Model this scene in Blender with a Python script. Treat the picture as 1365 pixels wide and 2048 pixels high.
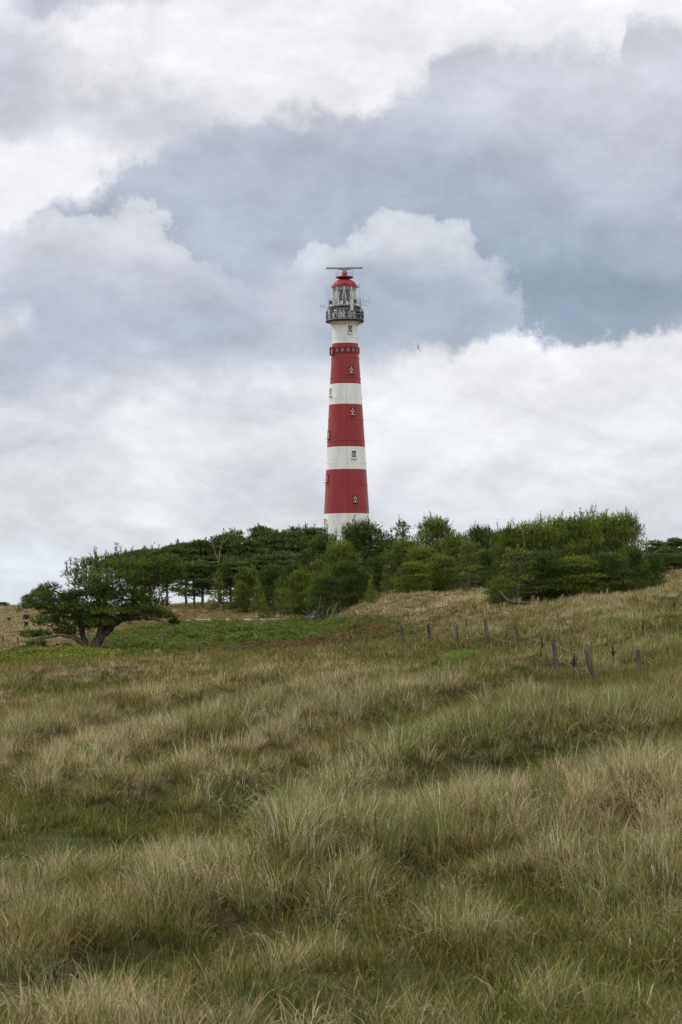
import bpy, math, random
import numpy as np
from mathutils import Vector, Matrix
rad = math.radians
for o in list(bpy.data.objects): bpy.data.objects.remove(o)
SC = bpy.context.scene
COL = SC.collection
F = 4836.0; HOR = 1213.0; CX = 682.5      # focal length in photo pixels, horizon row, centre column

# ---------------------------------------------------------------- camera
cd = bpy.data.cameras.new('camera'); cam = bpy.data.objects.new('camera', cd); COL.objects.link(cam)
cd.sensor_fit = 'VERTICAL'; cd.sensor_height = 36.0; cd.lens = F/2048*36.0
cd.shift_y = (HOR-1024)/2048.0
cd.clip_start = 0.5; cd.clip_end = 20000
cam.location = (0, 0, 0); cam.rotation_euler = (rad(90), 0, 0)
cd.dof.use_dof = True; cd.dof.focus_distance = 260; cd.dof.aperture_fstop = 11.0
SC.camera = cam
# ---------------------------------------------------------------- exposure
SC.view_settings.view_transform = 'Standard'; SC.view_settings.look = 'None'
SC.view_settings.gamma = 1.0; SC.view_settings.use_curve_mapping = False
SC.view_settings.exposure = 0.0
# ---------------------------------------------------------------- sun (veiled by cloud)
SUN_EL, SUN_AZ = 40.0, -62.0               # azimuth from +Y, clockwise
sd = bpy.data.lights.new('sun', 'SUN'); sd.energy = 1.5; sd.angle = rad(12); sd.color = (1.0, 0.96, 0.90)
sun = bpy.data.objects.new('sun', sd); COL.objects.link(sun)
sv = Vector((math.sin(rad(SUN_AZ))*math.cos(rad(SUN_EL)), math.cos(rad(SUN_AZ))*math.cos(rad(SUN_EL)), math.sin(rad(SUN_EL))))
sun.rotation_euler = sv.to_track_quat('Z', 'Y').to_euler()
# ---------------------------------------------------------------- world: Nishita sky under a layered cloud cover
W = bpy.data.worlds.new('World'); SC.world = W; W.use_nodes = True
NT = W.node_tree; NT.nodes.clear()
def lin(c):
    return tuple(((v/255)/12.92 if v/255 <= 0.04045 else ((v/255+0.055)/1.055)**2.4) for v in c)
class NG:
    def __init__(s, nt): s.nt = nt
    def node(s, t): return s.nt.nodes.new(t)
    def link(s, v, sock):
        if isinstance(v, bpy.types.NodeSocket): s.nt.links.new(v, sock)
        elif isinstance(v, (tuple, list)):
            sock.default_value = tuple(v) + ((1.0,) if len(v) == 3 and len(sock.default_value) == 4 else ())
        else: sock.default_value = v
    def m(s, op, a, b=0.0, c=0.0):
        n = s.node('ShaderNodeMath'); n.operation = op
        s.link(a, n.inputs[0]); s.link(b, n.inputs[1]); s.link(c, n.inputs[2]); return n.outputs[0]
    def ss(s, v, a, b, lo=0.0, hi=1.0, kind='SMOOTHSTEP'):
        n = s.node('ShaderNodeMapRange'); n.interpolation_type = kind
        for i, x in enumerate((v, a, b, lo, hi)): s.link(x, n.inputs[i])
        return n.outputs[0]
    def mix(s, f, a, b, mode='MIX'):
        n = s.node('ShaderNodeMix'); n.data_type = 'RGBA'; n.blend_type = mode
        s.link(f, n.inputs[0]); s.link(a, n.inputs[6]); s.link(b, n.inputs[7]); return n.outputs[2]
    def noise(s, vec, scale, detail=4, rough=0.5, dist=0.0, out=0):
        n = s.node('ShaderNodeTexNoise')
        if vec is not None: s.link(vec, n.inputs['Vector'])
        n.inputs['Scale'].default_value = scale; n.inputs['Detail'].default_value = detail
        n.inputs['Roughness'].default_value = rough; n.inputs['Distortion'].default_value = dist
        return n.outputs[out]
    def curve(s, x, pts):
        n = s.node('ShaderNodeFloatCurve'); cm = n.mapping; cu = cm.curves[0]
        P = sorted(pts)
        cu.points[0].location = P[0]; cu.points[1].location = P[-1]
        for p in P[1:-1]: cu.points.new(*p)
        for p in cu.points: p.handle_type = 'AUTO_CLAMPED'
        cm.update(); s.link(x, n.inputs['Value']); return n.outputs[0]
g = NG(NT)
tc = g.node('ShaderNodeTexCoord'); DIR = tc.outputs['Generated']
sp = g.node('ShaderNodeSeparateXYZ'); g.link(DIR, sp.inputs[0]); dx, dy, dz = sp.outputs
hl = g.m('SQRT', g.m('ADD', g.m('MULTIPLY', dx, dx), g.m('MULTIPLY', dy, dy)))
tanv = g.m('DIVIDE', dz, g.m('MAXIMUM', hl, 0.05))
az = g.m('ARCTAN2', dx, dy)
U0 = g.m('MULTIPLY_ADD', az, F/1365, CX/1365)
V0 = g.m('MULTIPLY_ADD', tanv, -F/1365, HOR/1365)
def split(col):
    n = g.node('ShaderNodeSeparateColor'); g.link(col, n.inputs[0]); return n.outputs
def warped(scale, amp, detail, rough, seed):
    mp = g.node('ShaderNodeVectorMath'); mp.operation = 'ADD'; g.link(DIR, mp.inputs[0]); mp.inputs[1].default_value = (seed, seed*0.7, seed*1.3)
    r, gg, b = split(g.noise(mp.outputs[0], scale, detail, rough, out=1))
    return (g.m('MULTIPLY_ADD', g.m('SUBTRACT', r, 0.5), amp, U0), g.m('MULTIPLY_ADD', g.m('SUBTRACT', gg, 0.5), amp, V0), b)
U, V, nb = warped(22, 0.20, 12, 0.62, 0.0)         # crisp cauliflower edges
Us, Vs, nbs = warped(9, 0.30, 8, 0.58, 3.1)         # soft, broad forms
def px(pts): return [(max(0, min(1, a/1365)), b/1365) for a, b in pts]
def below(u, v, pts, soft, soft2=None):
    b = g.curve(u, px(pts)); s1 = soft/1365
    n = g.m('SUBTRACT', v, b)
    return g.ss(n, -s1, (soft2 or soft)/1365)
def blob(u, v, cx, cy, rx, ry):
    a = g.m('DIVIDE', g.m('SUBTRACT', u, cx/1365), rx/1365); b = g.m('DIVIDE', g.m('SUBTRACT', v, cy/1365), ry/1365)
    return g.ss(g.m('SQRT', g.m('ADD', g.m('MULTIPLY', a, a), g.m('MULTIPLY', b, b))), 1.0, 0.25)
def vgrad(a, b, ya, yb, v=None): return g.mix(g.ss(v or Vs, ya/1365, yb/1365), lin(a), lin(b))
mul = lambda a, b: g.m('MULTIPLY', a, b)
inv = lambda a: g.m('SUBTRACT', 1.0, a)
# high bright veil
c = vgrad((247, 247, 249), (245, 245, 248), 0, 400)
c = g.mix(mul(blob(Us, Vs, 930, 90, 330, 90), 0.35), c, lin((222, 224, 230)))
# upper left bank
c = g.mix(mul(blob(U, V, 10, 190, 200, 250), 0.95), c, lin((203, 207, 217)))
c = g.mix(mul(blob(U, V, 270, 235, 330, 100), 0.85), c, lin((211, 213, 222)))
c = g.mix(mul(blob(U, V, 170, -10, 230, 85), 0.95), c, lin((190, 195, 208)))
c = g.mix(mul(blob(U, V, 90, 350, 240, 60), 0.8), c, lin((243, 243, 246)))
# the great grey cloud
B1 = [(0, 455), (60, 440), (140, 385), (240, 345), (300, 290), (380, 255), (450, 235), (560, 225), (640, 215), (760, 205), (840, 185), (880, 130), (930, 105), (1040, 95), (1130, 75), (1190, 90), (1245, 105), (1270, 50), (1365, 40)]
B2 = [(0, 790), (120, 775), (220, 735), (400, 725), (560, 715), (700, 700), (860, 700), (960, 690), (1040, 640), (1110, 670), (1200, 690), (1290, 660), (1365, 650)]
g1 = vgrad((209, 212, 221), (180, 188, 204), 130, 460)
g1 = g.mix(mul(blob(Us, Vs, 500, 420, 420, 170), 0.55), g1, lin((184, 192, 206)))
g1 = g.mix(mul(blob(Us, Vs, 1090, 560, 430, 200), 0.92), g1, lin((148, 164, 184)))
g1 = g.mix(mul(blob(Us, Vs, 960, 440, 430, 120), 0.6), g1, lin((176, 187, 203)))
g1 = g.mix(mul(blob(Us, Vs, 1290, 480, 170, 90), 0.6), g1, lin((192, 200, 213)))
c = g.mix(below(U, V, B1, 14, 42), c, g1)
# rim of the left cumulus and of the middle one
B3 = [(0, 465), (90, 440), (160, 420), (230, 405), (340, 415), (385, 455), (430, 500), (490, 545), (530, 620), (580, 740), (640, 900), (1365, 1200)]
g3 = vgrad((226, 227, 234), (184, 192, 207), 425, 660)
c = g.mix(mul(mul(below(U, V, B3, 14, 50), g.ss(U, 640/1365, 470/1365)), 0.95), c, g3)
c = g.mix(mul(mul(below(U, V, B3, 7, 10), inv(below(U, V, [(a_, b_+42) for a_, b_ in B3], 46))), g.ss(V, 420/1365, 560/1365, .50, 0.0)), c, lin((238, 239, 244)))
B4 = [(0, 1000), (560, 720), (590, 495), (640, 480), (700, 468), (800, 452), (870, 470), (930, 505), (990, 535), (1040, 580), (1060, 640), (1090, 800), (1365, 1200)]
g4 = vgrad((226, 229, 236), (180, 190, 205), 460, 640)
g4 = g.mix(mul(blob(Us, Vs, 780, 600, 190, 90), .5), g4, lin((172, 183, 200)))
c = g.mix(mul(mul(below(U, V, B4, 12, 46), g.ss(U, 560/1365, 640/1365)), 0.92), c, g4)
c = g.mix(mul(mul(below(U, V, B4, 7, 10), inv(below(U, V, [(a_, b_+38) for a_, b_ in B4], 36))), g.ss(V, 480/1365, 590/1365, .50, 0.0)), c, lin((236, 239, 244)))
c = g.mix(mul(blob(U, V, 585, 610, 110, 110), 0.45), c, lin((224, 225, 232)))
c = g.mix(mul(blob(U, V, 10, 660, 80, 70), 0.8), c, lin((228, 229, 235)))
# under the cloud base: pale bank of low cloud
g5 = vgrad((243, 244, 247), (234, 237, 242), 690, 1000)
g5 = g.mix(g.ss(Vs, 1000/1365, 1150/1365), g5, lin((222, 228, 236)))
g5 = g.mix(mul(blob(Us, Vs, 80, 900, 230, 80), 0.9), g5, lin((211, 216, 226)))
g5 = g.mix(mul(blob(U, V, 70, 820, 150, 70), 0.75), g5, lin((235, 236, 241)))
g5 = g.mix(mul(blob(Us, Vs, 480, 830, 230, 50), 0.6), g5, lin((214, 218, 228)))
g5 = g.mix(mul(blob(Us, Vs, 600, 980, 420, 70), 0.5), g5, lin((213, 219, 229)))
g5 = g.mix(mul(blob(U, V, 1080, 970, 190, 50), 0.6), g5, lin((239, 240, 242)))
g5 = g.mix(mul(blob(U, V, 300, 900, 100, 40), 0.6), g5, lin((238, 239, 242)))
sf = g.ss(U0, 0.42, 0.72, 105/1365, 16/1365)
nB = g.m('SUBTRACT', V, g.curve(U, px(B2)))
c = g.mix(mul(blob(Us, Vs, 60, 700, 190, 70), .7), c, lin((186, 193, 207)))
c = g.mix(g.ss(nB, g.m('MULTIPLY', sf, -0.8), g.m('MULTIPLY', sf, 1.3)), c, g5)
# mottling at two scales
def field(scale, detail, rough, seed, zs=1.0):
    mp = g.node('ShaderNodeMapping'); g.link(DIR, mp.inputs[0]); mp.inputs['Location'].default_value = (seed, -seed, seed*.5); mp.inputs['Scale'].default_value = (1, 1, zs)
    return g.noise(mp.outputs[0], scale, detail, rough, 0.4)
def billow(f, w): return g.m('MULTIPLY_ADD', g.m('ABSOLUTE', g.m('SUBTRACT', f, 0.5)), 2*w, 1-w*.28)
low = g.ss(V0, 640/1365, 800/1365)
pf = g.ss(field(20, 9, .58, 9.2, 1.5), .38, .62)
puff = g.m('MULTIPLY_ADD', pf, 0.13, 0.925)
strk = g.m('MULTIPLY', g.m('MULTIPLY_ADD', g.ss(field(13, 9, .62, 4.4, 2.3), .38, .62), 0.13, 0.92), g.m('MULTIPLY_ADD', g.ss(field(24, 9, .6, 6.4, 2.0), .42, .62), 0.08, 0.965))
mo = g.m('MULTIPLY', g.m('MULTIPLY_ADD', nbs, 0.16, 0.92), billow(field(34, 8, .6, 1.7, 1.3), 0.10))
mo2 = g.m('ADD', g.m('MULTIPLY', puff, g.m('SUBTRACT', 1.0, low)), g.m('MULTIPLY', strk, low))
def relief(scale, det, seed, zs, d, k):   # cloud heaps lit from above: density here minus density a little higher
    f0 = []
    for dz_ in (0.0, d):
        mp = g.node('ShaderNodeMapping'); g.link(DIR, mp.inputs[0]); mp.inputs['Location'].default_value = (seed, seed, seed+dz_); mp.inputs['Scale'].default_value = (1, 1, zs)
        f0.append(g.noise(mp.outputs[0], scale, det, .56, 0.3))
    r_ = g.m('SUBTRACT', f0[0], f0[1]); r_ = g.m('MINIMUM', g.m('MAXIMUM', r_, -.16), .16)
    return g.m('MULTIPLY_ADD', r_, k, 1.0)
rel = g.m('MULTIPLY', relief(15, 8, 5.2, 1.7, .018, .42), relief(38, 6, 8.8, 1.5, .006, .28))
mo = g.m('MULTIPLY', mo, rel)
cmo = g.node('ShaderNodeVectorMath'); cmo.operation = 'SCALE'; g.link(c, cmo.inputs[0]); g.link(mul(mo, mo2), cmo.inputs['Scale'])
c = cmo.outputs[0]
# overcast skies are brighter towards the zenith, above the frame
zen = g.ss(tanv, 0.30, 1.4, 1.0, 1.8)
czn = g.node('ShaderNodeVectorMath'); czn.operation = 'SCALE'; g.link(c, czn.inputs[0]); g.link(zen, czn.inputs['Scale'])
zt = g.mix(g.ss(tanv, 0.28, 0.8), (1.0, 1.0, 1.0), (1.04, 0.99, 0.90)); zw = g.mix(1.0, czn.outputs[0], zt, 'MULTIPLY')
b1 = g.node('ShaderNodeBackground'); g.link(zw, b1.inputs[0]); b1.inputs[1].default_value = 1.0
sky = g.node('ShaderNodeTexSky'); sky.sky_type = 'NISHITA'; sky.sun_disc = False
sky.sun_elevation = rad(SUN_EL); sky.sun_rotation = rad(SUN_AZ)
b0 = g.node('ShaderNodeBackground'); g.link(sky.outputs[0], b0.inputs[0]); b0.inputs[1].default_value = 0.1
mxs = g.node('ShaderNodeMixShader'); mxs.inputs[0].default_value = 0.96
NT.links.new(b0.outputs[0], mxs.inputs[1]); NT.links.new(b1.outputs[0], mxs.inputs[2])
wo = g.node('ShaderNodeOutputWorld'); NT.links.new(mxs.outputs[0], wo.inputs[0])
W.cycles.sampling_method = 'MANUAL'; W.cycles.sample_map_resolution = 512

# ---------------------------------------------------------------- helpers
R = np.random.default_rng(7)
def hsh(i, j, s):
    n = (i*374761393 + j*668265263 + s*974634777) & 0xffffffff
    n = ((n ^ (n >> 13))*1274126177) & 0xffffffff
    return ((n ^ (n >> 16)) & 0xffff)/65535.0
def vn(x, y, s=0):
    x = np.asarray(x, float); y = np.asarray(y, float)
    i = np.floor(x).astype(np.int64); j = np.floor(y).astype(np.int64); fx = x-i; fy = y-j
    fx = fx*fx*(3-2*fx); fy = fy*fy*(3-2*fy)
    return (hsh(i, j, s)*(1-fx)+hsh(i+1, j, s)*fx)*(1-fy)+(hsh(i, j+1, s)*(1-fx)+hsh(i+1, j+1, s)*fx)*fy
def fbm(x, y, s=0, o=4):
    t = 0; a = 1; w = 0
    for k in range(o):
        t = t+a*vn(x*2**k+k*17.3, y*2**k-k*9.1, s+k); w += a; a *= .5
    return t/w
def sstep(x, a, b):
    t = np.clip((x-a)/(b-a), 0, 1); return t*t*(3-2*t)

def mk(name, V, FF, mats, parent=None, attrs=None, fmat=None, smooth=False, link=True):
    """mesh object from numpy verts and a list of face arrays"""
    me = bpy.data.meshes.new(name); V = np.asarray(V, np.float32)
    me.vertices.add(len(V)); me.vertices.foreach_set('co', V.ravel())
    FF = [np.asarray(f, np.int32) for f in FF if len(f)]
    li = np.concatenate([f.ravel() for f in FF]); me.loops.add(len(li)); me.loops.foreach_set('vertex_index', li)
    tot = np.concatenate([np.full(len(f), f.shape[1], np.int32) for f in FF])
    st = np.concatenate([[0], np.cumsum(tot)[:-1]]).astype(np.int32)
    me.polygons.add(len(tot)); me.polygons.foreach_set('loop_start', st)
    me.update(calc_edges=True)
    for m in (mats if isinstance(mats, (list, tuple)) else [mats]): me.materials.append(m)
    if fmat is not None: me.polygons.foreach_set('material_index', np.asarray(fmat, np.int32))
    me.polygons.foreach_set('use_smooth', np.full(len(tot), smooth))
    for k, a in (attrs or {}).items():
        a = np.asarray(a, np.float32)
        if a.ndim == 1:
            at = me.attributes.new(k, 'FLOAT', 'POINT'); at.data.foreach_set('value', a)
        else:
            at = me.attributes.new(k, 'FLOAT_VECTOR', 'POINT'); at.data.foreach_set('vector', a.ravel())
    me.update()
    o = bpy.data.objects.new(name, me)
    if link: COL.objects.link(o)
    if parent: o.parent = parent
    return o
class MB:
    """collects tubes, boxes, lathes into one mesh"""
    def __init__(s): s.V = []; s.Q = []; s.T = []; s.n = 0; s.qm = []; s.tm = []; s.mi = 0
    def add(s, V, Q=(), T=()):
        V = np.asarray(V, float).reshape(-1, 3); s.V.append(V)
        if len(Q): Q = np.asarray(Q)+s.n; s.Q.append(Q); s.qm += [s.mi]*len(Q)
        if len(T): T = np.asarray(T)+s.n; s.T.append(T); s.tm += [s.mi]*len(T)
        s.n += len(V); return s
    def box(s, c, d, rz=0.0, tilt=None):
        c = np.array(c, float); h = np.array(d, float)/2
        P = np.array([[x, y, z] for z in (-1, 1) for y in (-1, 1) for x in (-1, 1)])*h
        if tilt is not None: P = P @ np.array(tilt).T
        cs, sn = math.cos(rz), math.sin(rz); P = P @ np.array([[cs, sn, 0], [-sn, cs, 0], [0, 0, 1]])
        return s.add(P+c, [(0, 2, 3, 1), (4, 5, 7, 6), (0, 1, 5, 4), (2, 6, 7, 3), (0, 4, 6, 2), (1, 3, 7, 5)])
    def tube(s, pts, r, n=6, cap=True):
        pts = np.asarray(pts, float); k = len(pts)
        r = np.full(k, r) if np.isscalar(r) else np.asarray(r, float)
        d = np.gradient(pts, axis=0); d /= np.linalg.norm(d, axis=1, keepdims=True)+1e-9
        ref = np.where(np.abs(d[:, 2:3]) > 0.9, np.array([[1., 0, 0]]), np.array([[0, 0, 1.]]))
        a = np.cross(d, ref); a /= np.linalg.norm(a, axis=1, keepdims=True)+1e-9; b = np.cross(d, a)
        for i in range(1, k):
            if np.dot(a[i], a[i-1]) < 0: a[i] *= -1; b[i] *= -1
        th = np.arange(n)/n*2*np.pi
        P = pts[:, None]+r[:, None, None]*(np.cos(th)[None, :, None]*a[:, None]+np.sin(th)[None, :, None]*b[:, None])
        Q = [(i*n+j, i*n+(j+1) % n, (i+1)*n+(j+1) % n, (i+1)*n+j) for i in range(k-1) for j in range(n)]
        T = []
        V = P.reshape(-1, 3)
        if cap:
            V = np.vstack([V, pts[:1], pts[-1:]]); e = k*n
            T = [(e, (j+1) % n, j) for j in range(n)]+[(e+1, (k-1)*n+j, (k-1)*n+(j+1) % n) for j in range(n)]
        return s.add(V, Q, T)
    def lathe(s, prof, n=48, c=(0, 0, 0), close=False, a0=0., a1=2*math.pi):
        prof = np.asarray(prof, float); k = len(prof); full = abs(a1-a0-2*math.pi) < 1e-6
        m = n if full else n+1
        th = a0+np.arange(m)/n*(a1-a0)
        V = np.stack([prof[:, 0][:, None]*np.cos(th), prof[:, 0][:, None]*np.sin(th), np.repeat(prof[:, 1][:, None], m, 1)], -1).reshape(-1, 3)+np.array(c)
        kk = range(k) if close else range(k-1)
        Q = [(i*m+j, i*m+(j+1) % m, ((i+1) % k)*m+(j+1) % m, ((i+1) % k)*m+j) for i in kk for j in range(n)]
        return s.add(V, Q)
    def ball(s, c, r, n=8, sz=1.0):
        t = np.linspace(-np.pi/2, np.pi/2, n//2+2)
        return s.lathe([(max(r*math.cos(a), 1e-4), r*sz*math.sin(a)) for a in t], n, c)
    def build(s, name, mats, parent=None, smooth=False, link=True):
        V = np.vstack(s.V); FF = []; fm = []
        if s.Q: FF.append(np.vstack(s.Q)); fm += s.qm
        if s.T: FF.append(np.vstack(s.T)); fm += s.tm
        return mk(name, V, FF, mats, parent, fmat=fm, smooth=smooth, link=link)
def tag(o, label=None, cat=None, group=None, kind=None):
    if label: o['label'] = label
    if cat: o['category'] = cat
    if group: o['group'] = group
    if kind: o['kind'] = kind
    return o
def empty(name, loc=(0, 0, 0), rz=0.0, **k):
    o = bpy.data.objects.new(name, None); COL.objects.link(o); o.location = loc; o.rotation_euler = (0, 0, rz)
    o.empty_display_size = 0.3
    return tag(o, **k)

# ---------------------------------------------------------------- materials
def pmat(name, col, rough=0.6, metal=0.0, var=0.12, scale=3.0, bump=0.0, bscale=20., spec=0.4, col2=None, stretch=None):
    m = bpy.data.materials.new(name); m.use_nodes = True; nt = m.node_tree; q = NG(nt)
    b = nt.nodes['Principled BSDF']; t = q.node('ShaderNodeTexCoord'); vec = t.outputs['Object']
    if stretch:
        mp = q.node('ShaderNodeMapping'); q.link(vec, mp.inputs[0]); mp.inputs['Scale'].default_value = stretch; vec = mp.outputs[0]
    n1 = q.noise(vec, scale, 6, 0.6)
    c2 = col2 or tuple(v*(1-2.2*var) for v in col)
    c = q.mix(q.ss(n1, 0.35, 0.65), c2, tuple(min(1, v*(1+var)) for v in col))
    q.link(c, b.inputs['Base Color']); b.inputs['Roughness'].default_value = rough; b.inputs['Metallic'].default_value = metal
    b.inputs['Specular IOR Level'].default_value = spec
    if bump:
        bp = q.node('ShaderNodeBump'); bp.inputs['Strength'].default_value = bump; bp.inputs['Distance'].default_value = 0.02
        q.link(q.noise(vec, bscale, 6, 0.6), bp.inputs['Height']); q.link(bp.outputs[0], b.inputs['Normal'])
    return m
def leafmat(name, ca, cb, cc=None, inst=True, transl=0.3, rough=0.6, foot=None):
    """blade or needle colour: ca..cb by the piece's own random value (attribute rnd), cc by the tuft's value (attribute dry)"""
    m = bpy.data.materials.new(name); m.use_nodes = True; nt = m.node_tree; q = NG(nt)
    b = nt.nodes['Principled BSDF']; out = nt.nodes['Material Output']
    a = q.node('ShaderNodeAttribute'); a.attribute_name = 'rnd'
    r = a.outputs['Fac']
    col = q.mix(r, ca, cb)
    if cc is not None:
        d = q.node('ShaderNodeAttribute'); d.attribute_name = 'dry'; d.attribute_type = 'INSTANCER' if inst else 'GEOMETRY'
        f = q.m('ADD', d.outputs['Fac'], q.m('MULTIPLY_ADD', r, 0.9, -0.45))
        dcol = q.mix(q.m('FRACT', q.m('MULTIPLY', r, 7.31)), cc, tuple(v*0.60 for v in cc))
        hue = q.m('FRACT', q.m('MULTIPLY', d.outputs['Fac'], 41.7))
        dcol = q.mix(q.ss(hue, 0.50, 0.95, 0.0, 0.8), dcol, (cc[0]*.50, cc[1]*.42, cc[2]*.42))
        col = q.mix(q.ss(hue, 0.45, 0.05, 0.0, 0.45), col, tuple(v*0.6 for v in ca))
        col = q.mix(q.ss(f, 0.25, 0.75), col, dcol)
        col = q.mix(q.m('GREATER_THAN', r, 0.955), col, tuple(min(.62, v*1.25) for v in cc))
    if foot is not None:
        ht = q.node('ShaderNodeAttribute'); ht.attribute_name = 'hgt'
        col = q.mix(q.ss(ht.outputs['Fac'], 0.42, 0.0, 0.0, 0.85), col, foot)  # dead brown sheaths, darkened further to paint shade into the tussock foot
    q.link(col, b.inputs['Base Color']); b.inputs['Roughness'].default_value = rough; b.inputs['Specular IOR Level'].default_value = 0.25
    tr = q.node('ShaderNodeBsdfTranslucent'); q.link(col, tr.inputs[0])
    mx = q.node('ShaderNodeMixShader'); mx.inputs[0].default_value = transl
    nt.links.new(b.outputs[0], mx.inputs[1]); nt.links.new(tr.outputs[0], mx.inputs[2]); nt.links.new(mx.outputs[0], out.inputs[0])
    return m
M = {}
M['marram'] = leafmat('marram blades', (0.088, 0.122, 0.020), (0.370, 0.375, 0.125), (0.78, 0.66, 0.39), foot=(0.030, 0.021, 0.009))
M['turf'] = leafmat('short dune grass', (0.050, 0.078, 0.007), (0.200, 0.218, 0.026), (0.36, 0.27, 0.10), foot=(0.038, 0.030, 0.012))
M['shrub'] = leafmat('creeping shrub leaves', (0.045, 0.095, 0.010), (0.165, 0.235, 0.026), (0.20, 0.090, 0.034))
M['herb'] = leafmat('bright green herb leaves', (0.09, 0.19, 0.015), (0.20, 0.30, 0.035))
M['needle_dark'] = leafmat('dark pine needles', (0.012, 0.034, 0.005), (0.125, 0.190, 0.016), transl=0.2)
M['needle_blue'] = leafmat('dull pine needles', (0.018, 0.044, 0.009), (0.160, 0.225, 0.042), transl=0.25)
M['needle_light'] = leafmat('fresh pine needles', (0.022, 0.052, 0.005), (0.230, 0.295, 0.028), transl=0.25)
M['bark'] = pmat('pine bark', (0.15, 0.115, 0.09), 0.95, var=0.3, scale=6, bump=0.6, bscale=18, stretch=(1, 1, 0.3))
M['deadwood'] = pmat('grey dead wood', (0.26, 0.22, 0.18), 0.9, var=0.25, scale=8)
def paint(name, col, grime, amt):
    m = pmat(name, col, 0.42, var=0.05, scale=0.9, bump=0.04, bscale=5, stretch=(1, 1, 0.3)); nt = m.node_tree; q = NG(nt); b = nt.nodes['Principled BSDF']
    src_ = b.inputs['Base Color'].links[0].from_socket; t = q.node('ShaderNodeTexCoord'); mp = q.node('ShaderNodeMapping'); q.link(t.outputs['Object'], mp.inputs[0]); mp.inputs['Scale'].default_value = (3.2, 3.2, 0.10)
    f = q.ss(q.noise(mp.outputs[0], 1.6, 8, .65), .52, .78, 0.0, amt)
    q.link(q.mix(f, src_, grime), b.inputs['Base Color']); return m
M['white'] = paint('white tower paint', (0.70, 0.735, 0.755), (0.44, 0.39, 0.30), 0.35)
M['red'] = paint('red tower paint', (0.265, 0.020, 0.026), (0.12, 0.035, 0.035), 0.6)
M['cream'] = pmat('weathered cream paint', (0.60, 0.57, 0.44), 0.6, var=0.12, scale=2.5)
M['red_roof'] = pmat('bright red roof paint', (0.27, 0.012, 0.026), 0.6, var=0.06, scale=1.5)
M['red_dark'] = pmat('dark red trim paint', (0.20, 0.012, 0.018), 0.5, var=0.08)
M['black'] = pmat('black iron paint', (0.022, 0.022, 0.025), 0.5, var=0.1)
M['grey'] = pmat('grey equipment paint', (0.20, 0.225, 0.25), 0.5, var=0.08)
M['palegrey'] = pmat('pale grey plastic', (0.50, 0.54, 0.58), 0.5, var=0.04)
M['rail'] = pmat('galvanised rail', (0.22, 0.23, 0.25), 0.5, 0.2, var=0.1)
M['pane'] = pmat('dark window glass', (0.025, 0.028, 0.035), 0.3, var=0.05, spec=0.25)
M['bluepane'] = pmat('blue grey window glass', (0.12, 0.19, 0.24), 0.15, var=0.12, spec=0.6)
M['winwhite'] = pmat('white window tracery', (0.70, 0.71, 0.70), 0.5, var=0.03)
M['wood'] = pmat('weathered grey post wood', (0.115, 0.098, 0.083), 0.95, var=0.3, scale=9, bump=0.5, bscale=30, stretch=(1, 1, 0.15))
M['wire'] = pmat('galvanised fence wire', (0.16, 0.16, 0.15), 0.5, 0.3, var=0.1)
M['lens'] = pmat('lens glass rings', (0.03, 0.045, 0.035), 0.15, var=0.35, scale=2.2, spec=0.8, stretch=(0.4, 0.4, 5))
M['sheer'] = pmat('white lantern blinds', (0.60, 0.58, 0.52), 0.8, var=0.04)
M['skin'] = pmat('skin', (0.50, 0.29, 0.21), 0.6, var=0.04)
def clothmat(n, c): 
    if n not in M: M[n] = pmat(n, c, 0.9, var=0.08, scale=12)
    return M[n]
gm = bpy.data.materials.new('lantern glazing'); gm.use_nodes = True; q = NG(gm.node_tree)
gl = q.node('ShaderNodeBsdfGlossy'); gl.inputs['Roughness'].default_value = 0.05; tp = q.node('ShaderNodeBsdfTransparent'); tp.inputs[0].default_value = (0.86, 0.90, 0.88, 1)
mx = q.node('ShaderNodeMixShader'); mx.inputs[0].default_value = 0.10
gm.node_tree.links.new(tp.outputs[0], mx.inputs[1]); gm.node_tree.links.new(gl.outputs[0], mx.inputs[2]); gm.node_tree.links.new(mx.outputs[0], gm.node_tree.nodes['Material Output'].inputs[0])
M['glass'] = gm

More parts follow.
